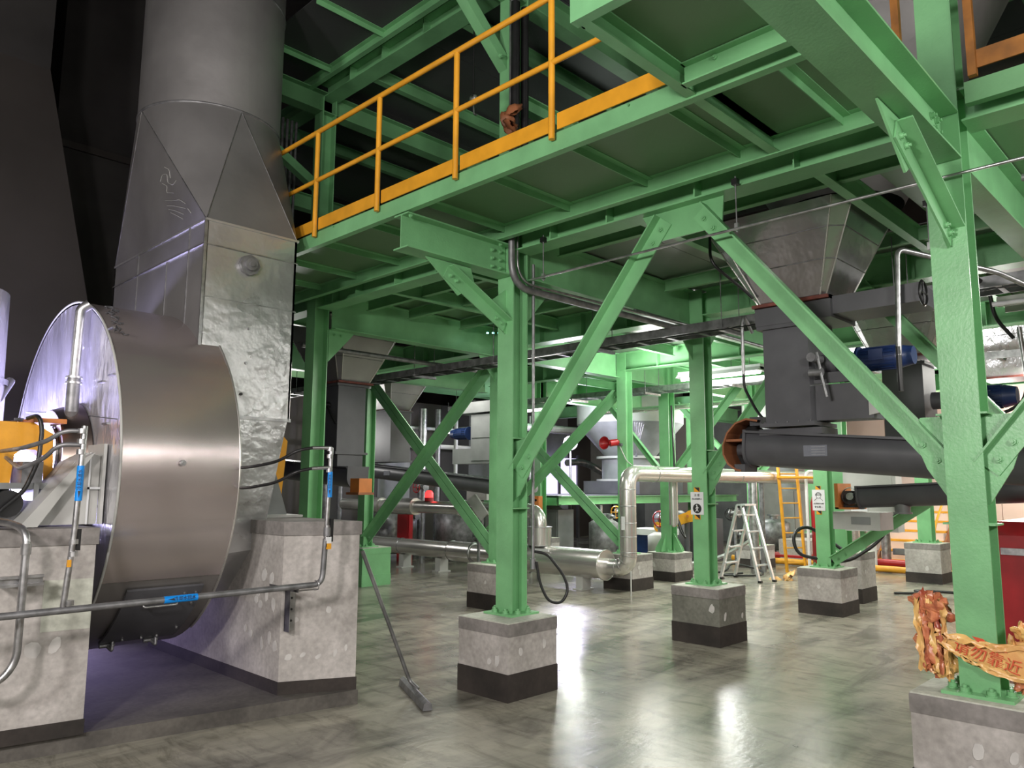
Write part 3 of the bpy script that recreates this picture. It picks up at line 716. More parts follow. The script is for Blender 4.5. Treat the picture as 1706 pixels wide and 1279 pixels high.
# ================================================================== fan on its concrete plinth
t = thing('fan_plinth', 'low dark wet concrete plinth under the big fan', 'plinth', (2, 6.5, 0))
fp = [(-1.6, 5.86), (1.29, 5.355), (3.45, 4.945), (3.5, 8.6), (-1.6, 9.0)]
MB().hexa([(x, y, 0) for x, y in fp], [(x, y, .1) for x, y in fp]).build('slab', PLINTH, t)
FC = Vector((1.8, 6.6, 1.67)); FR = 1.32
def block(label, poly, zt, np, rnd, nm='concrete_block'):
    t = thing(nm, label, 'block', (poly[0][0], poly[0][1], .1), 'blocks of the fan plinth')
    def grow(g):
        cx = sum(p[0] for p in poly)/len(poly); cy = sum(p[1] for p in poly)/len(poly)
        return [(x+(g if x > cx else -g), y+(g if y > cy else -g)) for x, y in poly]
    g = grow(.006)
    MB().hexa([(x, y, .1) for x, y in g], [(x, y, .19) for x, y in g]).build('painted_base', CONC_B, t)
    bo = MB().hexa([(x, y, .19) for x, y in poly], [(x, y, zt-.1) for x, y in poly]).build('body', CONC, t)
    g = grow(.012)
    MB().hexa([(x, y, zt-.1) for x, y in g], [(x, y, zt) for x, y in g]).build('grout_cap', CONC_T, t)
    return t, bo
tR, boR = block('right grey concrete block with pale filler dabs beside the fan', [(2.95, 5.22), (3.44, 4.97), (3.47, 7.6), (2.95, 7.6)], 1.325, 8, random)
tL, boL = block('left grey concrete block under the yellow motor guard', [(-1.2, 5.75), (1.68, 5.25), (1.68, 7.8), (-1.2, 7.9)], 1.325, 4, random)
def dabs(body, a, b, pts):
    # filler dabs on the face running from a to b (xy), pts are (fraction along, z, half width, half height, tilt)
    a, b = Vector((*a, 0)), Vector((*b, 0)); d = (b-a); L = d.length; d.normalize(); n = Vector((d.y, -d.x, 0))
    for u, z, hw, hh_, ti in pts:
        ring = []
        for k in range(9):
            ang = 2*PI*k/9; rr = random.uniform(.78, 1.12); p, q = hw*math.cos(ang)*rr, hh_*math.sin(ang)*rr
            p, q = p*math.cos(ti)-q*math.sin(ti), p*math.sin(ti)+q*math.cos(ti)
            ring.append(a+d*(u*L+p)+Vector((0, 0, z+q)))
        MB().hexa([r_+n*.003 for r_ in ring], [r_-n*.01 for r_ in ring]).build('filler_patch', PATCH, body)
dabs(boR, (2.95, 5.22), (3.44, 4.97), [(.12, .36, .03, .022, .2), (.3, .37, .028, .014, .5), (.5, .35, .03, .014, .5), (.72, .37, .014, .03, -.2), (.86, .40, .012, .03, 0), (.62, .68, .024, .028, 0), (.2, .62, .02, .02, .2)])
dabs(boR, (2.95, 7.4), (2.95, 5.22), [(.97, .43, .03, .04, .1), (.93, .48, .025, .05, .0), (.88, .42, .02, .05, .2), (.95, .72, .03, .05, 0), (.90, .78, .025, .06, 0), (.84, .78, .03, .03, .2), (.86, .7, .03, .03, .4), (.83, .73, .03, .03, 0), (.93, .9, .03, .05, -.1), (.88, .92, .04, .05, -.5), (.80, .47, .03, .03, 0), (.76, .5, .02, .03, 0)])
dabs(boL, (1.29, 5.32), (1.68, 5.25), [(.25, .62, .05, .05, .3), (.55, .64, .03, .06, -.4), (-.25, .45, .035, .03, 0), (-.5, .3, .02, .06, -.5)])
MB().hexa([(1.42, 5.292, .72), (1.678, 5.247, .72), (1.678, 5.247, 1.02), (1.42, 5.292, 1.02)], [(1.42, 5.30, .72), (1.678, 5.26, .72), (1.678, 5.26, 1.02), (1.42, 5.30, 1.02)]).build('filler_patch', CONC_TOP, boL)

fan = thing('centrifugal_fan', 'huge stainless clad centrifugal fan with round rim and tall round duct', 'fan', (2.2, 6.6, .3))
def arc(x, a0, a1, r=FR, n=40):
    return [Vector((x, FC.y-r*math.cos(a0+(a1-a0)*i/n), FC.z+r*math.sin(a0+(a1-a0)*i/n))) for i in range(n+1)]
def rim_piece(name, a0, a1, m, x0=1.8, x1=2.61, r=FR, n=30, th=.02):
    A, B = arc(x0, a0, a1, r, n), arc(x1, a0, a1, r, n); A2, B2 = arc(x0, a0, a1, r-th, n), arc(x1, a0, a1, r-th, n)
    mb = MB(); k = n+1
    mb.add(A+B, [(i, i+1, k+i+1, k+i) for i in range(n)], True)
    mb.add(A2+B2, [(i, i+1, k+i+1, k+i) for i in range(n)], True)
    mb.add(A+A2, [(i, i+1, k+i+1, k+i) for i in range(n)]); mb.add(B+B2, [(i, i+1, k+i+1, k+i) for i in range(n)])
    mb.add([A[0], B[0], B2[0], A2[0]], [(0, 1, 2, 3)]); mb.add([A[-1], B[-1], B2[-1], A2[-1]], [(0, 1, 2, 3)])
    return mb.build(name, m, fan)
rd = math.radians
# angle 0 = towards the camera side (-Y), 90 = top; sheets of the rim overlap slightly
rim_piece('rim_sheet', rd(38), rd(180), RIM, r=FR)
rim_piece('rim_sheet', rd(-14), rd(38.2), RIM, r=FR+.004)
rim_piece('rim_sheet', rd(-33), rd(-13.8), RIM, r=FR)
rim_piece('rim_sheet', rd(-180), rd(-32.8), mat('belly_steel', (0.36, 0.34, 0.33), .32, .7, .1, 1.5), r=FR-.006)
# side faces
for x, m, n_ in ((1.8, CLAD_BR, 'side_panel'), (2.61, CLAD, 'far_side_panel')):
    P = arc(x, 0, 2*PI, FR-.004, 64)[:-1]
    mb = MB(); c = Vector((x, FC.y, FC.z)); ringm = [c+(p-c)*.5 for p in P]
    mb.add(P+ringm, [(i, (i+1) % 64, 64+(i+1) % 64, 64+i) for i in range(64)]); mb.add(ringm, [tuple(range(64))])
    mb.build(n_, m, fan)
for x in (1.8, 2.61):
    MB().tube([p for p in arc(x, rd(-60), rd(200), FR, 70)], .009, 6).build('sealant_bead', LGREY if x < 2 else STEEL, fan)
# seam across the side face
MB().tube([(1.795, 5.40, 2.02), (1.795, 6.4, 2.12), (1.795, 7.6, 2.2)], .004, 5).build('seam', GALV_D, fan)
for y, z in ((6.35, 2.62), (5.62, 2.66), (5.75, 2.3), (5.55, 2.33), (6.5, 2.25), (5.6, 2.0)):
    MB().bx(1.785, 1.80, y-.05, y+.05, z-.006, z+.006).build('cladding_pin', GALV_D, fan)
# rivets and the stud in the rim
b_ = MB(); p = arc(2.19, rd(3), rd(4), FR+.01, 1)[0]; b_.cyl(p, p+Vector((0, -.02, 0)), .02, 14).cyl(p+Vector((0, -.02, 0)), p+Vector((0, -.035, 0)), .010, 10)
b_.build('stud', GALV, fan)
# access door
def onrim(x, a, off=0): 
    a = rd(a); return Vector((x, FC.y-(FR+off)*math.cos(a), FC.z+(FR+off)*math.sin(a)))
door = rim_piece('access_door', rd(-63), rd(-36), MGREY if False else DGREY, x0=1.98, x1=2.5, r=FR+.022)
MB().tube([onrim(2.10, -40, .02), onrim(2.10, -40.5, .075), onrim(2.33, -40.5, .075), onrim(2.33, -40, .02)], .008, 8, .02).build('handle', GALV, door)
for x, a in ((2.38, -38.5), (2.46, -38.5), (2.46, -43), (2.46, -56), (2.25, -61), (2.12, -61), (2.36, -61)):
    v = onrim(x, a, .022); MB().cyl(v, v+(v-Vector((x, FC.y, FC.z))).normalized()*.014, .011, 8).build('bolt', GALV, door)
for x in (2.04, 2.34):
    v = onrim(x, -64, .03); MB().tube([v, v+Vector((.02, -.05, -.03)), v+Vector((.03, -.02, .06))], .012, 8, .01).cyl(v+Vector((-.05, 0, 0)), v+Vector((.05, 0, 0)), .015, 8).build('latch', GALV_D, door)

# outlet box above the rim and inlet box beside it
x0, x1, y0, y1, zt = 2.45, 3.235, 5.72, 7.70, 3.64
side = [(5.72, 2.60), (6.2, 2.92), (7.7, 2.92), (7.7, zt), (5.72, zt)]
MB().hexa([(x0, y, z) for y, z in side], [(x0+.02, y, z) for y, z in side]).build('box_side_panel', CLAD2, fan)
MB().bx(x0, x1, y0, y0+.02, 3.03, zt).build('box_front_panel', CLAD, fan)
MB().bx(x0, x1, y0, y0+.02, 2.6, 3.03).build('box_front_panel', CLAD, fan)
MB().bx(2.6, x1-.005, y0, y0+.02, 2.12, 2.6).build('box_front_panel', CLAD, fan)
MB().bx(x1-.02, x1, y0, y1, 2.12, zt).bx(x0, x1, y1-.02, y1, 1.2, zt).build('box_back_panel', CLAD, fan)
MB().bx(2.44, x1+.012, y0-.006, y0, 3.028, 3.036).build('seam_strip', GALV, fan)
MB().bx(2.44, x1+.012, y0-.012, y1, 3.63, 3.648).build('top_flange', CLAD, fan)
MB().bx(2.437, x1+.01, y0-.014, y0-.0, 3.44, 3.448).bx(2.437, 2.45, y0, y1, 3.44, 3.448).build('seam_strip', GALV, fan)
MB().bx(2.6, x1+.006, y0-.01, y0, 2.105, 2.13).build('seam_strip', GALV, fan)
for y in (6.02, 6.45, 7.1): MB().bx(2.444, 2.45, y-.004, y+.004, 2.95 if y > 6.1 else 2.8, 3.63 if y != 6.45 else 3.44).build('seam_strip', GALV_D, fan)
# front edge strip with rivets
MB().bx(2.438, 2.462, y0-.008, y0+.004, 2.6, zt).build('corner_trim', GALV, fan)
# lower tapering inlet box
fr = [(2.6, 2.12), (3.215, 2.12), (3.03, 1.1), (2.60, 1.06)]
bk = [(2.6, 6.8, 2.12), (3.215, 6.8, 2.12), (3.1, 6.8, .8), (2.6, 6.8, .8)]
mb = MB(); F4 = [Vector((x, y0, z)) for x, z in fr]; B4 = [Vector(p) for p in bk]
mid = [Vector((2.6, 6.12, .70)), Vector((3.0, 6.12, .72))]
mb.add(F4+B4+mid, [(0, 1, 2, 3), (1, 5, 6, 2), (3, 2, 9, 8), (8, 9, 6, 7)])
mb.build('inlet_box', CLAD, fan)
# nozzle and small studs
MB().cyl((2.81, 5.72, 3.34), (2.81, 5.68, 3.34), .085, 8).cyl((2.81, 5.68, 3.34), (2.81, 5.655, 3.34), .05, 18).cyl((2.81, 5.655, 3.34), (2.81, 5.64, 3.34), .022, 12).build('inspection_nozzle', GALV_D, fan)
for x, z in ((2.84, 2.83), (2.83, 2.55), (2.80, 2.30), (2.76, 2.05)): MB().cyl((x, 5.72, z), (x, 5.705, z), .012, 8).build('stud', BLACK if z in (2.05, 2.30) else GALV, fan)
# square to round piece and round duct
cx, cy, r, zr = 2.86, 6.7, .61, 4.80
cor = [Vector((x1, y1, zt)), Vector((x0, y1, zt)), Vector((x0, y0, zt)), Vector((x1, y0, zt))]
K = 12; ring = [Vector((cx+r*math.cos(2*PI*i/(4*K)), cy+r*math.sin(2*PI*i/(4*K)), zr)) for i in range(4*K)]
mb = MB(); vs = ring+cor
for q in range(4):
    mb.add([ring[(q*K+i) % (4*K)] for i in range(K+1)]+[cor[q]], [(i, i+1, K+1) for i in range(K)], True)
    mb.add([cor[q], cor[(q+1) % 4], ring[((q+1)*K) % (4*K)]], [(0, 1, 2)])
mb.build('square_to_round', CLAD2, fan)
for q in range(4):
    for e in (0, K): MB().tube([cor[q], ring[(q*K+e) % (4*K)]], .005, 5).build('seam', GALV, fan)
MB().cyl((cx, cy, zr), (cx, cy, 9.5), r, 64, caps=False).build('round_duct', CLAD2, fan)
for z in (zr, 6.0, 7.4): MB().lathe((cx, cy, z), [(r, -.012), (r+.008, -.008), (r+.008, .008), (r, .012)], 64).build('seam_band', GALV_D, fan)

# chalk scribble on the square to round piece, ink smudges on the rim
a_, b2_, c2_ = Vector((x0, y1, zt)), Vector((x0, y0, zt)), Vector((cx-r, cy, zr))
nn = (b2_-a_).cross(c2_-a_).normalized(); nn = nn if nn.x < 0 else -nn
def onf(u, v): return a_.lerp(b2_, u)*(1-v)+c2_*v+nn*.003
mb = MB()
for st in ([(.70, .42), (.76, .46), (.84, .44), (.80, .38), (.86, .34), (.92, .36)], [(.72, .40), (.78, .36), (.74, .32), (.82, .29)], [(.70, .27), (.78, .24), (.86, .22), (.90, .17)], [(.70, .23), (.78, .20), (.88, .14)], [(.71, .20), (.78, .16), (.84, .11)], [(.72, .17), (.77, .13), (.82, .08)], [(.86, .40), (.90, .46), (.84, .50)], [(.90, .13), (.91, .09)]):
    mb.tube([onf(*q) for q in st], .0022, 5, .03)
mb.build('chalk_scribble', LGREY, fan, kind='stuff')
mb = MB(); rn = random.Random(5)
for k in range(16):
    aa = 47+k*1.7+rn.uniform(-1, 1); xx = 1.84+rn.uniform(0, .05)+(.05 if k > 9 else .0)
    P_ = [onrim(xx+.018*j+rn.uniform(-.008, .008), aa+rn.uniform(-1.5, 1.5), .0055) for j in range(4)]
    mb.tube(P_, .0045, 5)
mb.build('ink_smudges', DGREY, fan, kind='stuff')

# pedestal plates and inlet side bearing on the left block
t = thing('bearing_pedestal', 'pale grey welded pedestal with sloped side on the left concrete block', 'pedestal', (1.6, 5.7, 1.33))
gus_xz(t, 5.55, [(1.38, 1.335), (1.76, 1.335), (1.76, 1.78), (1.68, 1.80), (1.60, 1.73)], LGREY, .02, 'side_plate')
MB().hexa([(1.30, 5.45, 1.33), (1.40, 5.45, 1.33), (1.40, 5.9, 1.33), (1.30, 5.9, 1.33)], [(1.62, 5.45, 1.75), (1.70, 5.45, 1.8), (1.70, 5.9, 1.8), (1.62, 5.9, 1.75)]).build('sloped_plate', LGREY, t)
MB().bx(1.765, 1.785, 5.5, 6.1, 1.335, 1.86).build('side_plate', LGREY, t)
MB().bx(1.69, 1.79, 5.52, 5.53, 1.56, 1.575).bx(1.69, 1.70, 5.52, 5.53, 1.335, 1.8).build('weld_rib', WHITE, t)
t = thing('suction_cone', 'brown tinted suction collar on the fan side below the bright face', 'collar', (1.7, 6.1, 1.8))
MB().cyl((1.62, 6.25, 1.72), (1.79, 6.25, 1.72), .40, 36, .46).build('collar', mat('tinted_steel', (.42, .34, .30), .3, 1.0, .1, 3.0), t)
for s in (0,): bolt(t, (1.6, 6.0, 2.0), (-1, 0, 0), .02, GALV)
# yellow motor guard and bearing housing
t = thing('motor_guard', 'yellow arched guard over the fan bearing at the left edge', 'guard', (1.4, 6.0, 1.6))
pr = [(1.05, 1.60), (1.05, 2.0), (1.44, 2.0), (1.56, 1.93), (1.58, 1.60), (1.52, 1.60), (1.51, 1.78), (1.46, 1.82), (1.38, 1.82), (1.34, 1.78), (1.33, 1.60)]
MB().hexa([(x, 5.88, z) for x, z in pr], [(x, 6.05, z) for x, z in pr]).build('front_plate', YEL, t)
MB().bx(1.42, 1.62, 5.82, 6.2, 2.0, 2.03).bx(1.05, 1.44, 5.9, 6.4, 1.99, 2.0).build('top_plate', ORG, t)
MB().lathe((1.40, 6.1, 2.02), [(.0, .02), (.03, .02), (.03, 0), (.05, 0)], 14).build('lifting_knob', GALV_D, t)
t = thing('bearing_housing', 'grey bearing housing with ribs below the yellow arched guard', 'bearing', (1.35, 5.8, 1.34))
MB().bx(1.0, 1.5, 5.7, 6.0, 1.335, 1.42).bx(1.36, 1.48, 5.74, 6.0, 1.58, 1.74).bx(1.0, 1.34, 5.74, 6.0, 1.42, 1.46).build('foot', GALV_D, t)
MB().cyl((1.28, 5.66, 1.47), (1.28, 5.95, 1.47), .085, 20).build('bore', BLACK, t)
for x in (1.12, 1.42): MB().bx(x, x+.03, 5.68, 5.98, 1.42, 1.6).build('rib', MGREY, t)
MB().bx(1.05, 1.50, 5.7, 6.0, 1.56, 1.6).build('cap_plate', MGREY, t)
t = thing('electric_motor', 'round grey motor body behind the yellow guard at the fan side', 'motor', (1.62, 6.05, 1.8))
MB().cyl((1.60, 6.15, 1.80), (1.74, 6.15, 1.80), .2, 28).build('drum', GALV, t)
MB().cyl((1.62, 6.15, 1.80), (1.65, 6.15, 1.80), .212, 28).build('band', BLACK, t)
# black hose at far left
tag(MB().tube([(1.38, 5.8, 2.02), (1.42, 5.7, 2.04), (1.44, 5.68, 1.95), (1.43, 5.66, 1.75), (1.36, 5.64, 1.55), (1.22, 5.62, 1.42), (1.15, 5.6, 1.3)], .014, 8, .06).build('cable', BLACK), 'thick black cable hanging in front of the yellow guard', 'cable')
# thick pipe on the side face
t = thing('drain_pipe', 'steel pipe with rounded top standing against the bright fan face', 'pipe', (1.7, 6.0, 2))
MB().tube([(1.7, 6.03, 2.30), (1.7, 6.0, 2.84), (1.75, 5.98, 2.88)], .035, 14, .03).build('upper_pipe', GALV, t)
MB().tube([(1.7, 6.03, 2.10), (1.7, 6.03, 2.34)], .045, 14).cyl((1.7, 6.03, 2.10), (1.7, 6.03, 2.03), .045, 14, .015).build('lower_body', GALV_D, t)
for z in (2.30, 2.34): MB().cyl((1.7, 6.03, z), (1.7, 6.03, z+.015), .055, 14).build('collar', GALV, t)
MB().cyl((1.7, 6.03, 2.04), (1.7, 6.03, 1.95), .015, 8).build('spigot', GALV, t)
# strut at the far left and its dim neighbour
tag(MB().tube([(1.25, 6.3, 2.05), (1.42, 6.5, 2.34)], .03, 8).build('strut', GALV_D), 'short grey strut leaning up at the left edge above the yellow guard', 'strut')
t = thing('clad_duct', 'second shiny clad duct cut off by the left edge of the picture', 'duct', (.9, 6.6, 2.3))
MB().cyl((.92, 6.6, 2.32), (.92, 6.6, 2.96), .47, 40, .46).build('upper_shell', CLAD_BR, t)
MB().cyl((.92, 6.6, 1.5), (.92, 6.6, 2.30), .485, 40, .485).build('lower_shell', CLAD_BR, t)
MB().cyl((.92, 6.6, 2.29), (.92, 6.6, 2.33), .50, 40).build('joint_band', GALV, t)

# ------------------------------------------------------------------ cooling water piping in front of the fan
def blue_label(parent, p, d, r, L, txt, up):
    d = Vector(d).normalized(); o = MB().cyl(Vector(p)-d*L/2, Vector(p)+d*L/2, r+.0018, 16).build('blue_label', BLUETAPE, parent)
    cam_n = (Vector((0, 0, 1.6))-Vector(p)); cam_n = (cam_n-d*cam_n.dot(d)).normalized()
    pos = Vector(p)+cam_n*(r+.003)
    rt = d; u = cam_n.cross(rt) 
    if abs(d.z) > .7: rt = Vector((0, 0, 1)) ; u = cam_n.cross(rt)
    text(o, txt, pos+rt*.02, rt, u, r*1.3, INK)
    a = [Vector(pos)-rt*(L*.42), Vector(pos)-rt*(L*.22)+u*r*.35, Vector(pos)-rt*(L*.22)-u*r*.35]
    MB().hexa([v+cam_n*.0 for v in a], [v+cam_n*.001 for v in a]).build('arrow', INK, o)
    return o
t = thing('water_pipe', 'long bare steel water pipe running across in front of the fan with blue labels', 'pipe', (2, 4.9, .9))
pl = [(-.6, 5.02, .87), (3.02, 4.80, .91), (3.03, 4.79, 1.22)]
MB().tube(pl, .020, 14, .07).build('main_pipe', GALV_D, t)
blue_label(t, (2.06, 4.858, .899), Vector(pl[1])-Vector(pl[0]), .020, .20, '冷却水回水', None)
# right riser
MB().tube([(3.03, 4.79, 1.22), (3.045, 4.78, 1.86)], .015, 12).build('riser', GALV, t)
blue_label(t, (3.042, 4.78, 1.60), (0, 0, 1), .016, .18, '冷却水进水', None)
for z in (1.30, 1.70, 1.80, 1.85, 1.22): MB().cyl((3.036, 4.785, z-.014), (3.037, 4.785, z+.014), .021, 12).build('coupling', GALV, t)
MB().tube([(3.045, 4.78, 1.86), (2.90, 4.80, 1.855)], .013, 10).tube([(3.04, 4.78, 1.72), (2.90, 4.80, 1.71)], .013, 10).build('branch_pipe', GALV, t)
for z, z2 in ((1.855, 1.70), (1.71, 1.60)):
    MB().tube([(2.90, 4.80, z), (2.80, 4.82, z-.02), (2.72, 4.95, z-.10), (2.62, 5.2, z-.14), (2.62, 5.9, z-.12)], .011, 8, .08).build('hose', BLACK, t)
va = MB().bx(3.05, 3.075, 4.765, 4.785, 1.20, 1.36).build('valve_lever', BLACK, t)
MB().cyl((3.036, 4.785, 1.24), (3.036, 4.785, 1.30), .026, 10).build('valve_body', GALV_D, t)
MB().bx(3.02, 3.055, 4.755, 4.762, 1.165, 1.235).build('tag', WHITE, t); MB().bx(3.02, 3.055, 4.754, 4.763, 1.15, 1.19).build('tag', YEL, t)
# left riser
MB().tube([(1.42, 4.905, .90), (1.45, 4.905, 1.33), (1.46, 4.90, 1.93)], .017, 12).build('riser', GALV, t)
blue_label(t, (1.455, 4.90, 1.60), (0, 0, 1), .018, .20, '冷却水进水', None)
for z in (.93, 1.20, 1.27, 1.84, 1.90, 1.78): MB().cyl((1.45, 4.903, z-.014), (1.45, 4.903, z+.014), .025, 12).build('coupling', GALV, t)
MB().tube([(1.46, 4.90, 1.90), (1.36, 4.93, 1.90), (1.30, 5.0, 1.84), (1.22, 5.2, 1.80), (1.25, 5.8, 1.80)], .013, 8, .05).tube([(1.46, 4.90, 1.82), (1.34, 4.93, 1.82), (1.29, 5.0, 1.74), (1.22, 5.2, 1.68), (1.28, 5.8, 1.76)], .013, 8, .05).build('hose', GALV_D, t)
MB().bx(1.462, 1.482, 4.89, 4.91, 1.22, 1.34).build('valve_lever', BLACK, t); MB().bx(1.42, 1.44, 4.885, 4.90, 1.13, 1.17).build('tag', YEL, t)
# third pipe, left
t = thing('condensate_pipe', 'curved bare steel pipe on the left concrete block ending in a bend', 'pipe', (1.25, 5.1, .9))
MB().tube([(.95, 5.5, 1.40), (1.2, 5.2, 1.37), (1.25, 5.05, 1.33), (1.25, 5.05, .62), (1.18, 5.05, .52), (.95, 5.08, .50)], .021, 12, .10).build('pipe_run', GALV, t)
MB().cyl((1.25, 5.05, 1.20), (1.25, 5.05, 1.26), .028, 12).build('coupling', GALV, t)
MB().bx(1.14, 1.36, 5.07, 5.10, 1.02, 1.035).bx(1.14, 1.36, 5.07, 5.10, 1.065, 1.08).bx(1.14, 1.36, 5.095, 5.105, 1.02, 1.08).bx(1.14, 1.36, 5.1, 5.26, 1.04, 1.05).build('wall_channel', GALV, t)
# bracket on right block
t = thing('pipe_bracket', 'perforated steel angle bracket holding the water pipe on the right block', 'bracket', (2.95, 5.0, .8))
MB().bx(2.86, 2.866, 4.84, 5.24, .86, .885).bx(2.86, 3.02, 4.86, 4.90, .865, .873).build('arm', GALV, t)
MB().bx(2.95, 3.03, 5.165, 5.172, .55, .87).bx(2.95, 2.956, 5.10, 5.172, .55, .87).build('upright', GALV, t)
for z in (.62, .7, .78, .84): MB().cyl((3.0, 5.166, z), (3.0, 5.160, z), .009, 8).build('slot', INK, t)
MB().tube([(2.98, 4.83, .87), (2.98, 4.775, .88), (2.98, 4.775, .93), (2.98, 4.83, .935)], .004, 6, .02).build('u_bolt', GALV, t)
# squeegee
t = thing('floor_scraper', 'long handled floor squeegee leaning on the right fan block', 'squeegee', (3.88, 4.85, 0))
MB().tube([(3.475, 4.98, 1.10), (3.88, 4.88, .10), (3.90, 4.80, .05)], .016, 10, .03).build('handle', WOODG, t)
h0, h1 = Vector((4.02, 5.14, .035)), Vector((3.69, 4.43, .035)); d = (h1-h0).normalized()
MB().prof(h0, h1, [(-.035, -.03), (.035, -.03), (.028, .015), (0, .035), (-.028, .015)]).build('head', GALV_D, t)
MB().prof(h0+Vector((.02, 0, 0)), h1+Vector((.02, 0, 0)), [(.0, -.034), (.028, -.034), (.028, -.01), (0, -.01)]).build('rubber_blade', LGREY, t)
# right side fan bearing guard behind the inlet box
t = thing('bearing_guard', 'narrow yellow guard peeking out behind the fan inlet box', 'guard', (3.55, 6.6, 1.6))
gus_xz(t, 6.62, [(3.40, 1.5), (3.66, 1.5), (3.70, 2.0), (3.55, 2.15), (3.40, 2.1)], YEL, .12, 'guard_plate')
t = thing('bearing_pedestal', 'grey tapered pedestal on the right concrete block behind the inlet box', 'pedestal', (3.3, 6.4, 1.33))
gus_xz(t, 6.1, [(3.0, 1.335), (3.46, 1.335), (3.30, 1.8), (3.0, 1.85)], MGREY, .02, 'side_plate')
MB().bx(2.95, 3.5, 5.9, 6.9, 1.326, 1.345).build('base_plate', LGREY, t)

# dim neighbours at the upper left
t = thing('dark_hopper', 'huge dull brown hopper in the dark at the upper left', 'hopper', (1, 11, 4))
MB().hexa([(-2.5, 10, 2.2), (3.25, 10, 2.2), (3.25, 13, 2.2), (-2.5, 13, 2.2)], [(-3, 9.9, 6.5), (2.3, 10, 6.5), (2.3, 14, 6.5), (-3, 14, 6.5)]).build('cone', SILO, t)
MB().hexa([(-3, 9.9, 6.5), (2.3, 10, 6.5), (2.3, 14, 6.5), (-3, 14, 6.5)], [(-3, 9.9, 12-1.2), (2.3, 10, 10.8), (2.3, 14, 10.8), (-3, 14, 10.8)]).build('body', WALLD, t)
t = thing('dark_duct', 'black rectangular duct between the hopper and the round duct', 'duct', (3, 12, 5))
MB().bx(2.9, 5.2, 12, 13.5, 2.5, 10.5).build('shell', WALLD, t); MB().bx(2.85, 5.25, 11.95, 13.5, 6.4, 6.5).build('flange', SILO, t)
t = thing('conduit_bundle', 'bundle of grey conduits rising beside the column behind the duct', 'conduit', (4.5, 8.1, 4.8))
for i in range(4): MB().tube([(4.35+.06*i, 8.15, 3.8), (4.35+.06*i, 8.15, 6.0)], .018, 8).build('conduit', GALV_D, t)

# ================================================================== hoppers, chutes and screw conveyors
def hopper(x0, x1, y0, y1, zt, bx0, bx1, by0, by1, zb, label, m=CLAD, gasket=None, group='clad hoppers under the deck'):
    t = thing('hopper', label, 'hopper', ((x0+x1)/2, (y0+y1)/2, zb), group)
    T = [Vector((x0, y0, zt)), Vector((x1, y0, zt)), Vector((x1, y1, zt)), Vector((x0, y1, zt))]
    B = [Vector((bx0, by0, zb)), Vector((bx1, by0, zb)), Vector((bx1, by1, zb)), Vector((bx0, by1, zb))]
    # bevelled corners: eight sided frustum
    def oct_(P, e):
        R = []
        for i in range(4):
            a, b_, c = P[i-1], P[i], P[(i+1) % 4]
            R += [b_+(a-b_)*e, b_+(c-b_)*e]
        return R
    To, Bo = oct_(T, .10), oct_(B, .06)
    for i in range(8):
        j = (i+1) % 8
        MB().add([Bo[i], Bo[j], To[j], To[i]], [(0, 1, 2, 3)]).build('cladding_sheet', m, t)
        MB().tube([Bo[i], To[i]], .006, 5).build('seam', STEEL, t)
    for f in (.38, .7):
        ring = [Bo[i].lerp(To[i], f) for i in range(8)]; 
        mb = MB()
        for i in range(8): mb.tube([ring[i], ring[(i+1) % 8]], .005, 5)
        mb.build('lap_joint', GALV_D, t)
    MB().bx(bx0-.03, bx1+.03, by0-.03, by1+.03, zb-.025, zb).build('gasket', gasket or RUST, t)
    return t
def motor(t, p, d, L, r, m=BLUE):
    p, d = Vector(p), Vector(d).normalized()
    mo = MB().cyl(p, p+d*L*.72, r, 24).build('motor_barrel', m, t)
    fb = MB(); 
    for i in range(18):
        a = 2*PI*i/18; x = d.cross(Vector((0, 0, 1))).normalized(); y = d.cross(x); o = x*math.cos(a)+y*math.sin(a); s = d.cross(o)*.002
        fb.hexa([p+d*.04*L+o*r-s, p+d*.68*L+o*r-s, p+d*.68*L+o*r+s, p+d*.04*L+o*r+s], [p+d*.04*L+o*r*1.1-s, p+d*.68*L+o*r*1.1-s, p+d*.68*L+o*r*1.1+s, p+d*.04*L+o*r*1.1+s])
    fb.build('cooling_fins', m, mo)
    MB().cyl(p+d*L*.72, p+d*L, r*1.06, 24, r*.8).build('fan_cover', m, t)
    MB().cyl(p-d*L*.05, p, r*1.25, 24).build('end_flange', m, t)
    q = p+d*L*.36; MB().bx(q.x-r*.7-.03, q.x-r*.7+.02, q.y-.05, q.y+.05, q.z-.02, q.z+.06).build('terminal_box', m, t)
def chute(x, y, s, zt, zb, label, group='dark grey chutes', d=None, m=DGREY, gate=True, side=1, gearmotor=True):
    d = d or s
    t = thing('chute', label, 'chute', (x, y, zb), group)
    MB().bx(x-s/2, x+s/2, y-d/2, y+d/2, zb+.03, zt).build('casing', m, t)
    for z in (zb, zt-.03):
        MB().bx(x-s/2-.035, x+s/2+.035, y-d/2-.035, y+d/2+.035, z, z+.03).build('flange', m, t)
        for i in range(5):
            yy = y-d/2+.0+d*i/4
            bolt(t, (x-s/2-.02, yy, z+.03), (0, 0, 1), .007, m)
    return t
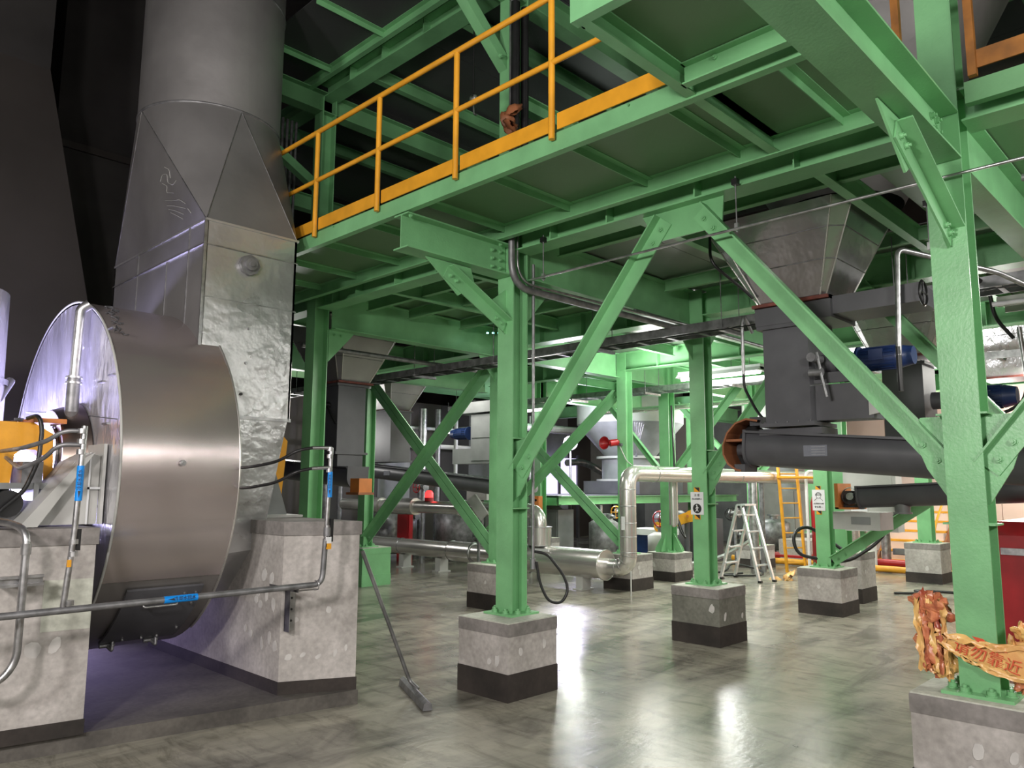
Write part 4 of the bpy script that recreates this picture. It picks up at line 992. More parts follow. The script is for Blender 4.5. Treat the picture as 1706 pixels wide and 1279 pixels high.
# --- near set (right of centre)
hopper(5.42, 6.42, 1.96, 3.16, 3.70, 5.66, 6.14, 2.26, 2.80, 3.03, 'big shiny steel hopper under the deck above the dark chute with the blue motor', m=HOP)
t = thing('slide_gate', 'dark grey slide gate box with a handwheel under the shiny hopper', 'slide gate', (5.9, 2.4, 2.95), 'slide gates')
MB().bx(5.66, 6.14, 2.22, 2.82, 2.88, 3.03).build('frame', DGREY, t)
MB().bx(5.70, 6.08, 1.62, 2.22, 2.885, 3.02).build('blade_box', DGREY, t)
MB().bx(5.66, 6.14, 2.22, 2.82, 3.0, 3.032).bx(5.66, 6.14, 2.22, 2.82, 2.86, 2.88).build('flange', DGREY, t)
MB().lathe((5.72, 1.60, 2.94), [(.085, -.008), (.095, 0), (.085, .008), (.078, 0), (.085, -.008)], 24, 'y').cyl((5.72, 1.60, 2.94), (5.72, 1.68, 2.94), .012, 10).tube([(5.72, 1.60, 2.86), (5.72, 1.60, 3.02)], .006, 6).tube([(5.64, 1.60, 2.94), (5.80, 1.60, 2.94)], .006, 6).build('handwheel', BLACK, t)
t = chute(5.88, 2.60, .36, 2.86, 2.06, 'dark grey square chute under the shiny hopper with bolted flanges')
MB().bx(5.80, 6.02, 2.0, 2.42, 2.10, 2.37).bx(5.78, 5.8, 2.1, 2.42, 2.38, 2.46).build('side_box', DGREY, t)
MB().hexa([(5.79, 1.93, 2.14), (5.86, 1.93, 2.14), (5.86, 2.03, 2.12), (5.79, 2.03, 2.12)], [(5.79, 1.92, 2.26), (5.86, 1.92, 2.26), (5.86, 2.03, 2.24), (5.79, 2.03, 2.24)]).build('weight_block', LGREY, t)
MB().cyl((5.76, 2.36, 2.56), (5.60, 2.36, 2.56), .035, 12).cyl((5.66, 2.40, 2.45), (5.66, 2.30, 2.45), .03, 12).tube([(5.66, 2.34, 2.6), (5.64, 2.30, 2.40), (5.66, 2.28, 2.26)], .012, 6).build('crank_linkage', GALV_D, t)
t = thing('gear_motor', 'dark blue gear motor sticking out beside the dark chute under the shiny hopper', 'motor', (5.9, 2.2, 2.54), 'blue gear motors')
MB().cyl((5.88, 2.42, 2.54), (5.88, 2.16, 2.54), .075, 18).cyl((5.88, 2.30, 2.54), (5.88, 2.26, 2.54), .095, 18).cyl((5.88, 2.16, 2.54), (5.88, 2.10, 2.54), .06, 18).build('gearbox', DGREY, t)
motor(t, (5.88, 2.10, 2.54), (0, -1, 0), .37, .082)
MB().tube([(5.88, 2.28, 2.63), (5.88, 2.28, 2.66), (5.88, 2.25, 2.68), (5.88, 2.31, 2.68), (5.88, 2.28, 2.65)], .005, 6).build('lifting_eye', DGREY, t)

def conveyor(x, y0, z0, y1, z1, r, label, inlet=None, spout=None, plate=None, m=DGREY):
    t = thing('screw_conveyor', label, 'conveyor', (x, (y0+y1)/2, min(z0, z1)), 'grey screw conveyors')
    p0, p1 = Vector((x, y0, z0)), Vector((x, y1, z1)); d = (p1-p0).normalized(); up = Vector((1, 0, 0)).cross(d); up = up if up.z > 0 else -up
    n = 18; pr = []
    for i in range(n+1):
        a = PI+PI*i/n; pr.append((r*math.cos(a), r*math.sin(a)))
    pr = pr+[(r, r*.75), (-r, r*.75)]
    mb = MB(); mb.prof(p0, p1, pr, up=up, smooth=False)
    for i in range(len(mb.sm)): mb.sm[i] = len(mb.f[i]) == 4
    mb.build('trough', m, t)
    MB().prof(p0, p1, [(-r-.03, r*.75), (r+.03, r*.75), (r+.03, r*.75+.018), (-r-.03, r*.75+.018)], up=up).build('lid', m, t)
    pts = [(1.12*r*math.cos(PI+PI*i/n), 1.12*r*math.sin(PI+PI*i/n)) for i in range(n+1)]+[(r*1.12, r*.92), (-r*1.12, r*.92)]
    for q in (p0, p1):
        MB().prof(q-d*.012, q+d*.012, pts, up=up).build('end_flange', m, t)
    L = (p1-p0).length; k = int(L/.42)
    for i in range(1, k):
        q = p0+d*(L*i/k); MB().prof(q-d*.018, q+d*.018, [(-r-.045, r*.66), (-r-.0, r*.66), (-r-.0, r*.9), (-r-.045, r*.9)], up=up).build('lid_clamp', GALV, t)
    if spout is not None:
        q = p0+d*spout; MB().cyl(q, q-Vector((0, 0, r*1.55)), r*.62, 20).cyl(q-Vector((0, 0, r*1.45)), q-Vector((0, 0, r*1.6)), r*.75, 20).build('spout', MGREY, t)
    if plate is not None:
        q = p0+d*plate+Vector((-r-.004, 0, 0))
        pl = MB().bx(q.x, q.x+.006, q.y-.09, q.y+.09, q.z-.042, q.z+.042).build('name_plate', PLATE, t)
        for k_, s_ in enumerate((.03, .01, -.01, -.03)): MB().bx(q.x-.001, q.x, q.y-.075, q.y+.03, q.z+s_-.001, q.z+s_+.001).build('engraved_line', LGREY, pl)
    return t
t = conveyor(5.9, 3.0, 1.92, -1.4, 1.55, .148, 'thick dark grey screw conveyor running right from below the dark chute', plate=.58)
MB().bx(5.74, 6.04, 2.36, 2.86, 2.0, 2.05).build('inlet_flange', DGREY, t)
t = thing('chain_guard', 'brown curved chain guard at the left end of the thick screw conveyor', 'guard', (5.9, 3.1, 1.75))
mb = MB(); path = [(2.88, 2.13), (2.98, 2.15), (3.08, 2.12), (3.16, 2.04), (3.2, 1.94), (3.2, 1.86), (3.16, 1.78), (3.09, 1.73), (3.04, 1.72)]
A = [Vector((5.76, y, z)) for y, z in path]; B = [Vector((6.0, y, z)) for y, z in path]; n = len(path)
c_ = Vector((0, 3.0, 1.93))
def inn(v, k=.93): return Vector((v.x, c_.y+(v.y-c_.y)*k, c_.z+(v.z-c_.z)*k))
A2, B2 = [inn(v) for v in A], [inn(v) for v in B]
mb.add(A+B, [(i, i+1, n+i+1, n+i) for i in range(n-1)]); mb.add(A2+B2, [(i, i+1, n+i+1, n+i) for i in range(n-1)]); mb.add(A+A2, [(i, i+1, n+i+1, n+i) for i in range(n-1)]); mb.add(B+B2, [(i, i+1, n+i+1, n+i) for i in range(n-1)])
mb.build('curved_cover', BROWN, t)
MB().cyl((5.98, 3.06, 1.93), (6.0, 3.06, 1.93), .18, 24).build('back_plate', BLACK, t)
MB().bx(5.77, 5.99, 3.01, 3.17, 1.965, 1.985).build('shelf', BROWN, t)
MB().bx(5.77, 5.98, 3.01, 3.10, 1.72, 1.78).build('bearing_foot', DGREY, t)
MB().cyl((5.9, 3.02, 1.9), (5.9, 3.12, 1.9), .05, 18).build('bearing_hub', DGREY, t); MB().cyl((5.9, 3.12, 1.87), (5.9, 3.13, 1.87), .012, 10).build('shaft_end', GALV, t)
MB().bx(5.82, 6.0, 2.88, 2.98, 2.09, 2.16).build('sprocket_box', DGREY, t)
# --- second set (right, deeper)
hopper(8.35, 9.3, 2.0, 3.3, 3.78, 8.58, 9.06, 2.4, 2.95, 2.98, 'second clad hopper half hidden behind the nearest column', gasket=RUST)
t = chute(8.8, 2.66, .42, 2.90, 2.0, 'mid grey chute behind the right brace below the second hopper', m=DGREY, d=.40)
t = thing('gear_motor', 'small dark blue motor right of the nearest column', 'motor', (8.8, 2.2, 2.45), 'blue gear motors')
MB().cyl((8.8, 2.44, 2.5), (8.8, 2.08, 2.5), .09, 18).build('gearbox', DGREY, t)
motor(t, (8.8, 2.08, 2.5), (0, -1, 0), .40, .11)
conveyor(8.8, 3.22, 1.50, -1.2, 1.74, .125, 'lower lighter grey screw conveyor with a short spout', spout=.42, m=MGREY if False else DGREY)
t = thing('drive_guard', 'orange drive guard at the end of the lower screw conveyor', 'guard', (8.8, 3.4, 1.4))
MB().bx(8.62, 9.0, 3.40, 3.44, 1.36, 1.64).bx(8.62, 9.0, 3.24, 3.44, 1.36, 1.38).build('cover', ORG, t)
MB().lathe((8.70, 3.30, 1.50), [(.09, -.02), (.1, 0), (.09, .02)], 20, 'x').cyl((8.68, 3.30, 1.5), (8.74, 3.30, 1.5), .04, 12).build('pulley', GALV, t); MB().bx(8.76, 8.86, 3.20, 3.42, 1.38, 1.56).build('bearing_block', DGREY, t)
t = thing('bin', 'grey drive support box below the orange guard', 'box', (8.9, 3.4, 1.15)); MB().bx(8.7, 9.1, 3.0, 3.5, 1.14, 1.33).build('body', LGREY, t); MB().bx(8.69, 8.70, 3.1, 3.3, 1.2, 1.28).build('plate', MGREY, t)
# --- left sets
hopper(5.3, 6.5, 8.30, 9.75, 3.78, 5.66, 6.16, 8.75, 9.35, 2.98, 'brownish clad hopper behind the duct column at the left', m=CLAD2)
t = chute(5.9, 9.05, .44, 2.95, 2.0, 'dark grey chute with a crank behind the duct column', d=.5)
MB().bx(5.7, 6.1, 8.8, 9.3, 1.84, 2.0).build('outlet', DGREY, t)
MB().tube([(5.66, 9.0, 2.7), (5.6, 8.92, 2.62), (5.66, 8.8, 2.40)], .015, 6).cyl((5.66, 8.98, 2.66), (5.58, 8.98, 2.66), .04, 12).build('crank_linkage', BLACK, t)
conveyor(5.9, 8.62, 1.70, 13.0, 2.0, .15, 'dark grey screw conveyor behind the duct column', m=DGREY)
t = thing('drive_guard', 'orange box guard at the end of the conveyor beside the duct column', 'guard', (5.9, 8.45, 1.7))
MB().bx(5.74, 5.94, 8.34, 8.37, 1.50, 1.68).bx(5.74, 5.76, 8.37, 8.54, 1.50, 1.68).build('cover', ORG, t); MB().bx(5.72, 5.96, 8.32, 8.60, 1.47, 1.50).build('base', BROWN, t)
hopper(8.2, 9.5, 11.2, 12.6, 3.78, 8.6, 9.1, 11.6, 12.2, 3.0, 'olive grey clad hopper behind the crossed braces', m=CLAD2)
chute(8.8, 11.9, .46, 2.98, 2.02, 'grey chute with clamps right of the column on the green pier', d=.8)
conveyor(8.8, 12.7, 1.90, 8.9, 1.58, .14, 'long blue grey screw conveyor behind the crossed braces', plate=1.0, m=DGREY)
t = thing('control_cabinet', 'pale grey two door cabinet with a blue motor behind the foreground column', 'cabinet', (8.8, 9.2, 1.9))
MB().bx(8.6, 9.0, 8.85, 9.35, 1.95, 2.75).build('body', MGREY, t)
for z in (2.0, 2.37): MB().bx(8.585, 8.6, 8.87, 9.33, z, z+.34).build('door', MGREY, t)
MB().bx(8.55, 9.1, 8.8, 9.7, 2.78, 2.96).build('top_box', MGREY, t); MB().bx(8.6, 8.9, 9.35, 9.8, 1.95, 2.2).build('side_box', MGREY, t)
motor(t, (8.7, 9.5, 2.46), (0, 1, 0), .42, .09)
hopper(10.9, 12.0, 1.6, 2.9, 3.7, 11.2, 11.7, 2.0, 2.5, 3.0, 'far clad hopper right of the nearest column', m=CLAD_BR)
# upper cone above the deck
t = thing('silo_cone', 'large grey silo cone rising through the deck behind the handrail', 'silo', (6.0, 2.7, 3.9))
MB().cyl((6.4, 2.4, 3.9), (6.4, 2.4, 6.1), .5, 40, 1.65, caps=False).build('cone', SILO if False else CLAD2, t)
MB().cyl((6.4, 2.4, 6.1), (6.4, 2.4, 9.8), 1.65, 40, caps=False).build('shell', CLAD2, t)
# grey boards and bits below the deck, pilot lights
t = thing('pilot_lights', 'row of three tiny blue green lights under the deck', 'light', (6.5, 5.9, 3.5))
for k in range(3): MB().cyl((6.9+.05*k, 7.2-.055*k, 3.60), (6.9+.05*k, 7.2-.055*k, 3.585), .014, 8).build('lamp_lens', LED, t)

# ------------------------------------------------------------------ cable trays, conduits and rods
def tray(x, y0, y1, z, w_, label, m, step=.38, h=.09):
    t = thing('cable_tray', label, 'cable tray', (x, (y0+y1)/2, z), 'cable trays under the deck')
    for s in (-1, 1):
        MB().bx(x+s*w_/2-.006, x+s*w_/2+.006, y0, y1, z-h/2, z+h/2).build('side_rail', m, t)
    y = y0+.2; 
    while y < y1:
        MB().bx(x-w_/2, x+w_/2, y-.02, y+.02, z-h/2, z-h/2+.012).build('rung', m, t); y += step
    k = int((y1-y0)/1.6)
    for i in range(k+1):
        yy = y0+.4+i*1.6
        if yy > y1: break
        for s in (-1, 1): MB().tube([(x+s*(w_/2+.03), yy, z-h/2-.03), (x+s*(w_/2+.03), yy, 3.70)], .005, 6).build('hanger_rod', GALV_D, t)
        MB().bx(x-w_/2-.06, x+w_/2+.06, yy-.02, yy+.02, z-h/2-.035, z-h/2).build('hanger_bar', m, t)
    return t
tray(6.9, -1.5, 12.5, 3.19, .30, 'dark ladder cable tray hanging behind the foreground braces', GALV_D)
tray(11.0, -1, 12.5, 3.22, .35, 'bright lit cable tray deep under the deck', GALV)
tray(8.0, -3, 1.6, 3.25, .3, 'white lit cable tray right of the nearest column', LGREY)
def conduit(pts, r, label, m=GALV_D, fil=.12, name='conduit', grp='conduits and pipes under the deck'):
    return tag(MB().tube(pts, r, 10, fil).build(name, m), label, 'pipe', grp)
conduit([(4.46, 4.15, 3.26), (4.46, -3, 3.26)], .009, 'thin bright rod running right from the bend of the conduit', GALV)
conduit([(4.47, 4.38, 5.9), (4.47, 4.38, 3.25), (7.3, 4.30, 3.25)], .030, 'grey conduit coming down the middle column and bending under the deck', GALV_D, .22)
conduit([(4.54, 4.38, 5.9), (4.54, 4.38, 3.30), (7.0, 4.27, 3.30)], .011, 'thin pale conduit beside the thick bent one', GALV, .2)
conduit([(4.48, 4.36, 5.8), (4.48, 4.36, 3.79)], .042, 'black pipe on the upper part of the middle column behind the handrail', BLACK)
conduit([(4.60, 4.36, 5.8), (4.60, 4.36, 3.79)], .036, 'second black pipe beside the first behind the handrail', BLACK)
conduit([(4.76, 4.40, 3.5), (4.76, 4.40, .95)], .013, 'thin dark conduit running down the right side of the middle column', GALV_D)
conduit([(4.7, 8.1, 3.25), (8.2, 8.1, 3.25)], .030, 'grey pipe in front of the brownish hopper', GALV_D)
conduit([(5.3, .9, 3.45), (5.3, -2.2, 3.2)], .022, 'grey conduit descending past the nearest column at the right edge', GALV_D)
conduit([(6.2, 4.36, 3.33), (9.5, 4.36, 3.33)], .02, 'slim conduit beside the big gusset plate', GALV_D)
conduit([(6.4, 9.5, 3.05), (6.4, -1, 3.05)], .006, 'thin black wire strung below the dark tray', BLACK)
# cable drops
conduit([(6.5, 1.05, 3.0), (6.2, 1.25, 3.12), (5.62, 1.72, 3.26), (5.58, 1.74, 2.50)], .019, 'bent steel conduit hooking over in front of the gate handwheel', GALV, .06)
conduit([(5.58, 1.74, 2.56), (5.58, 1.74, 2.25)], .019, 'black flexible cable end hanging in front of the blue motor', BLACK)
conduit([(6.6, 3.32, 3.02), (6.5, 3.35, 3.18), (6.48, 3.36, 3.1), (6.48, 3.36, 2.62)], .016, 'bent steel conduit left of the dark chute', GALV, .05)
conduit([(6.48, 3.36, 2.62), (6.48, 3.36, 2.5), (6.45, 3.22, 2.25), (6.35, 3.05, 2.12)], .013, 'black flexible cable dropping to the chain guard', BLACK, .1)
conduit([(5.4, 3.05, 3.7), (5.3, 3.0, 3.35), (5.55, 2.85, 3.15), (5.6, 2.8, 3.08)], .012, 'black cable curving down the left side of the shiny hopper', BLACK, .1)
conduit([(6.6, 1.6, 3.6), (6.55, 1.58, 3.3), (6.4, 1.4, 3.12)], .018, 'thick black cable curving down behind the bent conduit', BLACK, .1)
conduit([(8.3, 1.75, 3.5), (8.3, 1.72, 3.2), (8.4, 1.6, 3.0)], .018, 'black cable curving at the right edge above the small motor', BLACK, .1)
conduit([(8.4, 1.55, 3.1), (8.4, 1.52, 2.62)], .02, 'steel conduit end above the small motor', GALV)
conduit([(8.4, 1.52, 2.62), (8.4, 1.55, 2.4), (8.5, 1.75, 2.3), (8.6, 1.9, 2.36)], .016, 'black cable loop below the small motor', BLACK, .1)
# loop of black hose at C1
lp = [(4.80, 4.36, 1.02)]
for k in range(11):
    a = PI*.5-PI*k/10*1.25; lp.append((4.82+.20*math.cos(a)*.9, 4.25-.07*math.cos(a), .80+.24*math.sin(a)))
conduit([(4.77, 4.39, 1.06), (4.86, 4.33, 1.04), (4.97, 4.24, .86), (4.99, 4.21, .74), (4.93, 4.24, .64), (4.84, 4.30, .66), (4.79, 4.35, .80), (4.77, 4.37, .98)], .012, 'black hose loop hanging at the foot of the middle column', BLACK, .08)
MBc = MB().cyl((4.76, 4.40, .92), (4.76, 4.40, 1.0), .025, 10); tag(MBc.build('pipe_clamp', GALV_D), 'small grey clamp holding the black hose loop', 'clamp')
# rod hangers by the gusset
for i, (x, y, l) in enumerate(((4.47, 2.33, 'over the thin rod left of the shiny hopper'), (4.50, 4.05, 'next to the middle column'), (6.0, 4.40, 'carrying the conduit right of the middle column'), (5.75, 1.55, 'above the bent conduit'))):
    t = thing('rod_hanger', 'thin threaded hanger rod '+l, 'hanger', (x, y, 3.3), 'hanger rods')
    zt_ = 3.36 if x == 6.0 else 3.62; MB().tube([(x, y, 3.24), (x, y, zt_)], .005, 6).build('rod', GALV_D, t); MB().bx(x-.02, x+.02, y-.02, y+.02, zt_-.06, zt_-.02).build('beam_clamp', BLACK, t); MB().bx(x-.012, x+.012, y-.012, y+.012, 3.25, 3.30).build('nut', GALV, t)
t = thing('hook', 'small steel hook block hanging behind the handrail', 'hook', (4.35, 4.6, 4.9))
MB().tube([(4.35, 4.75, 6.16), (4.35, 4.75, 5.05)], .008, 6).build('cord', BLACK, t)
MB().lathe((4.35, 4.75, 5.0), [(.03, -.02), (.045, 0), (.03, .02)], 16, 'x').tube([(4.35, 4.75, 4.96), (4.35, 4.74, 4.85), (4.35, 4.70, 4.83)], .008, 6, .02).build('block', GALV, t)
# tied rag on black pipe
def rag(name, label, pts, r, m, seed, cat='rag'):
    rn = random.Random(seed); mb = MB()
    for p in pts:
        p = Vector(p); n = 10; prof = []
        d = Vector((rn.uniform(-1, 1), rn.uniform(-1, 1), rn.uniform(-1.6, .2))).normalized(); q = p+d*r*rn.uniform(1.5, 3)
        u = d.cross(Vector((rn.uniform(-1, 1), rn.uniform(-1, 1), rn.uniform(-1, 1)))).normalized(); v = d.cross(u)
        rows = 6; vs = []
        for i in range(rows):
            f = i/(rows-1); c = p.lerp(q, f)+Vector((0, 0, -r*.5*f*f)); w0 = r*(.35+1.0*math.sin(PI*(f*.8+.1)))
            for j in range(n):
                a = 2*PI*j/n; k = w0*(1+.35*math.sin(3*a+seed+i)+rn.uniform(-.12, .12)); vs.append(c+u*k*math.cos(a)+v*k*.45*math.sin(a))
        mb.add(vs, [(i*n+j, i*n+(j+1) % n, (i+1)*n+(j+1) % n, (i+1)*n+j) for i in range(rows-1) for j in range(n)], True)
    return tag(mb.build(name, m), label, cat)
rag('rag', 'brown knotted rag tied round the black pipe behind the handrail', [(4.42, 4.33, 4.80), (4.42, 4.33, 4.72), (4.41, 4.34, 4.60), (4.42, 4.33, 4.66)], .055, BROWN, 4)

# ------------------------------------------------------------------ caution tape round the nearest column
t = thing('caution_tape', 'crumpled yellow and red caution tape wrapped round the nearest column', 'tape', (4.5, 1.1, .6))
x = 4.59-.09-.008
def strip(name, P, Q, m, n=14, wob=.008, seed=1, par=None):
    rn = random.Random(seed); vs = []
    for i in range(n+1):
        f = i/n; a = Vector(P[0]).lerp(Vector(P[1]), f); b_ = Vector(Q[0]).lerp(Vector(Q[1]), f)
        for j in range(5):
            g = j/4; c = a.lerp(b_, g); vs.append(c+Vector((-abs(rn.gauss(0, wob)), rn.gauss(0, wob*.4), rn.gauss(0, wob*.7)-.03*math.sin(PI*f)*(1 if wob > .003 else 0))))
    mb = MB().add(vs, [(i*5+j, i*5+j+1, (i+1)*5+j+1, (i+1)*5+j) for i in range(n) for j in range(4)], True)
    return mb.build(name, m, par or t)
band = strip('printed_band', [(x-.015, 1.30, .86), (x-.02, .86, .84)], [(x-.015, 1.28, .81), (x-.02, .87, .69)], TAPE, wob=.0035, seed=3)
strip('twisted_edge', [(x-.02, 1.30, .88), (x-.03, .84, .87)], [(x-.03, 1.30, .85), (x-.035, .84, .845)], TAPE, wob=.01, seed=5)
strip('twisted_edge', [(x-.025, 1.29, .83), (x-.03, .88, .69)], [(x-.03, 1.28, .80), (x-.035, .89, .67)], TAPE, wob=.009, seed=6)
strip('tail', [(x-.0, .92, .93), (4.75, .60, .80)], [(x-.0, .92, .88), (4.75, .60, .76)], TAPE, wob=.012, seed=8)
strip('tail', [(x-.0, .94, .78), (4.7, .62, .68)], [(x-.0, .94, .72), (4.7, .62, .64)], TAPE, wob=.014, seed=9)
txt_r, txt_u = (0, -1, -.28), (0, -.28, 1)
text(band, '请勿靠近', (x-.036, 1.07, .770), txt_r, txt_u, .075, TAPER, depth=.0006)
for y_, z_ in ((1.10, .845), (1.03, .825)):
    q = [Vector((x-.034, y_+.03, z_+.02)), Vector((x-.034, y_-.02, z_+.012)), Vector((x-.034, y_-.05, z_-.02)), Vector((x-.034, y_, z_-.012))]
    MB().hexa(q, [v+Vector((-.001, 0, 0)) for v in q]).build('red_bar', TAPER, band)
rn = random.Random(11)
def crumple(c, rr, seed, m=TAPE, sc=(1, 1, 1)):
    rn = random.Random(seed); mb = MB(); n, k = 18, 12; vs = []
    ph = [rn.uniform(0, 6.28) for _ in range(8)]
    for i in range(k+1):
        th_ = PI*i/k
        for j in range(n):
            a = 2*PI*j/n
            q = rr*(1+.28*math.sin(3*a+ph[0]+2*th_)+.22*math.sin(5*th_+ph[1]+a)+.16*math.sin(7*a+ph[2]-3*th_)+rn.uniform(-.10, .10))
            vs.append(Vector(c)+Vector((q*math.sin(th_)*math.cos(a)*sc[0], q*math.sin(th_)*math.sin(a)*sc[1], q*math.cos(th_)*sc[2])))
    mb.add(vs, [(i*n+j, i*n+(j+1) % n, (i+1)*n+(j+1) % n, (i+1)*n+j) for i in range(k) for j in range(n)], False)
    return mb.build('crumpled_bundle', m, t)
TAPE2 = mat('orange_red_tape', (0.62, 0.24, 0.11), 0.28, 0, 0.2, 16.0, 0.4, 30, col2=(.35, .07, .04))
crumple((x+.02, 1.31, .97), .07, 1, TAPE2, (.8, 1.1, .9)); crumple((x+.03, 1.36, 1.0), .05, 2, TAPE2); crumple((x+.03, 1.37, .88), .05, 3, TAPE, (.8, .8, 1.5))
crumple((x+.03, 1.33, .76), .065, 4, TAPE2, (.8, 1.0, 1.5)); crumple((x+.04, 1.27, .70), .05, 7, TAPE, (.8, .9, 1.3)); crumple((4.56, .97, .78), .05, 5, TAPE, (1, 1, 1.3)); crumple((4.56, .93, .90), .035, 6, TAPE); crumple((4.55, .95, .66), .04, 8, TAPE2)
for k in range(5):
    strip('loose_fold', [(x-.0, 1.40-.03*k, 1.02), (x-.02, 1.38-.03*k, .66)], [(x-.01, 1.37-.03*k, 1.02), (x-.03, 1.35-.03*k, .66)], TAPE2 if k % 2 else TAPE, wob=.012, seed=20+k)

# ------------------------------------------------------------------ signs
def sign(x, yc, zc_, w_, h_, label, lines, pic):
    t = thing('warning_sign', label, 'sign', (x, yc, zc_), 'paper signs on columns')
    MB().bx(x-.004, x, yc-w_/2, yc+w_/2, zc_-h_/2, zc_+h_/2).build('sheet', WHITE, t)
    X = x-.005
    for s in (1, -1):   # black and yellow tape tabs above and below
        z0_ = zc_+s*(h_/2+.025)
        MB().bx(x-.003, x, yc-.035, yc+.035, z0_-.025, z0_+.025).build('tape_tab', YEL, t)
        q = [(x-.004, yc+.03, z0_+.024), (x-.004, yc-.03, z0_+.024), (x-.004, yc-.03, z0_-.024)]
        MB().hexa([Vector(v) for v in q], [Vector(v)+Vector((.001, 0, 0)) for v in q]).build('tape_stripe', INK, t)
    for s_, z_, sz in lines: text(t, s_, (X, yc, zc_+z_), (0, -1, 0), (0, 0, 1), sz, INK)
    if pic == 'round':
        MB().cyl((X, yc, zc_-.055), (X-.001, yc, zc_-.055), w_*.33, 28).build('black_disc', INK, t)
        mb = MB(); X2 = X-.0015
        mb.cyl((X2, yc+.004, zc_-.022), (X2-.001, yc+.004, zc_-.022), .0085, 12)
        for a, b_, r_ in (((0, -.032), (0, -.06), .008), ((0, -.06), (.018, -.088), .0045), ((0, -.06), (-.014, -.088), .0045), ((0, -.036), (.018, -.056), .0035), ((0, -.036), (-.018, -.05), .0035)):
            mb.tube([(X2, yc+a[0], zc_+a[1]), (X2, yc+b_[0], zc_+b_[1])], r_, 6)
        mb.build('walking_figure', WHITE, t)
    else:
        mb = MB(); 
        mb.tube([(X, yc+.03*math.cos(a*PI/8), zc_+.055+.03*math.sin(a*PI/8)) for a in range(17)], .0022, 5)
        mb.tube([(X, yc+.036*math.cos(a*PI/8), zc_+.066+.032*math.sin(a*PI/8)) for a in range(9)], .0035, 5).tube([(X, yc+.042, zc_+.066), (X, yc-.042, zc_+.066)], .003, 5)
        mb.tube([(X, yc+.012, zc_+.03), (X, yc+.05, zc_+.002), (X, yc+.055, zc_-.01)], .0022, 5).tube([(X, yc-.012, zc_+.03), (X, yc-.05, zc_+.002), (X, yc-.055, zc_-.01)], .0022, 5)
        mb.build('helmeted_head_drawing', INK, t)
    return t
sign(7.37, 4.41, 1.42, .155, .24, 'grey white warning sign with round black disc on the column nearest the stepladder', [('注 意', .085, .03), ('当心机械伤人', .045, .021)], 'round')
sign(10.08, 4.23, 1.43, .165, .27, 'white helmet sign with a drawn head on the bright column', [('必须戴安全帽', -.045, .022), ('安全第一', -.09, .028)], 'head')

# ------------------------------------------------------------------ insulated pipes at the second row
t = thing('insulated_pipe', 'shiny insulated pipe line along the floor swelling into a fat tank section', 'pipe', (9.6, 9, .4))
MB().cyl((9.6, 9.6, .40), (9.6, 7.35, .40), .225, 36).build('tank_section', PIPE, t)
MB().lathe((9.6, 7.35, .40), [(.225, 0), (.232, -.01), (.232, .02)], 36, 'y').build('end_ring', PIPE, t)
MB().tube([(9.6, 16.5, .40), (9.6, 9.6, .40)], .155, 24).build('pipe_run', PIPE, t)
MB().cyl((9.6, 10.9, .40), (9.6, 10.3, .40), .18, 28).build('sleeve', PIPE, t)
for y in (9.6, 10.9, 10.3, 12.4, 14): MB().lathe((9.6, y, .40), [(.155, -.012), (.187 if y < 11 else .162, 0), (.155, .012)], 28, 'y').build('band', GALV, t)
for y in (12.3, 11.2, 10.0, 9.2, 7.8): MB().bx(9.5, 9.7, y-.07, y+.07, 0, .20 if y < 9.5 else .25).bx(9.45, 9.75, y-.09, y+.09, 0, .02).build('saddle', LGREY, t)
MB().bx(9.40, 9.42, 8.35, 8.65, .55, .585).build('label', WHITE, t)
t = thing('insulated_pipe', 'vertical insulated pipe with segmented elbows rising and running to the right', 'pipe', (9.6, 6.9, .4))
MB().tube([(9.6, 7.35, .38), (9.6, 6.93, .38), (9.6, 6.93, 1.79), (18.4, 6.93, 1.79), (18.4, 6.93, .4)], .125, 26, .22, 8).build('pipe_run', PIPE, t)
for z in (.62, .85, 1.05, 1.3, 1.55): MB().lathe((9.6, 6.93, z), [(.125, -.006), (.131, 0), (.125, .006)], 26).build('band', GALV, t)
for k in range(4):
    a = PI/2*k/3.5+.1; c0 = Vector((9.6, 6.93+.22-.22*math.cos(0), .38))
    p = Vector((9.6, 7.15-.22*math.sin(a), .60-.22*math.cos(a))); d = Vector((0, -math.cos(a), math.sin(a)))
    MB().cyl(p-d*.005, p+d*.005, .131, 26).build('elbow_joint', GALV, t)
for xx in (10.3, 11.6, 13.0, 14.5): MB().lathe((xx, 6.93, 1.79), [(.125, -.006), (.131, 0), (.125, .006)], 26, 'x').build('band', GALV, t)
MB().bx(9.47, 9.475, 6.90, 6.96, .95, 1.15).build('label', WHITE, t)
tag(MB().tube([(9.5, 6.82, .36), (9.5, 6.82, 0.0)], .012, 8).build('drain_tube', LGREY), 'thin white drain tube beside the elbow of the vertical insulated pipe', 'pipe')
t = thing('insulated_pipe', 'upper insulated pipe crossing behind the braces and turning down into the tank', 'pipe', (9.6, 10, 1.2))
MB().tube([(9.6, 14.5, 1.18), (9.6, 8.72, 1.18), (9.6, 8.72, .6)], .12, 24, .25, 8).build('pipe_run', PIPE, t)
for ya, yb, rr in ((12.8, 12.0, .165), (13.6, 13.1, .16), (10.7, 10.2, .15)): MB().cyl((9.6, ya, 1.18), (9.6, yb, 1.18), rr, 28).build('thick_section', PIPE, t)
MB().cyl((9.6, 8.72, .92), (9.6, 8.72, .62), .195, 30).build('collar_box', PIPE, t); MB().cyl((9.6, 8.72, .925), (9.6, 8.72, .915), .205, 30).cyl((9.6, 8.72, .63), (9.6, 8.72, .62), .205, 30).build('collar_rim', GALV, t)
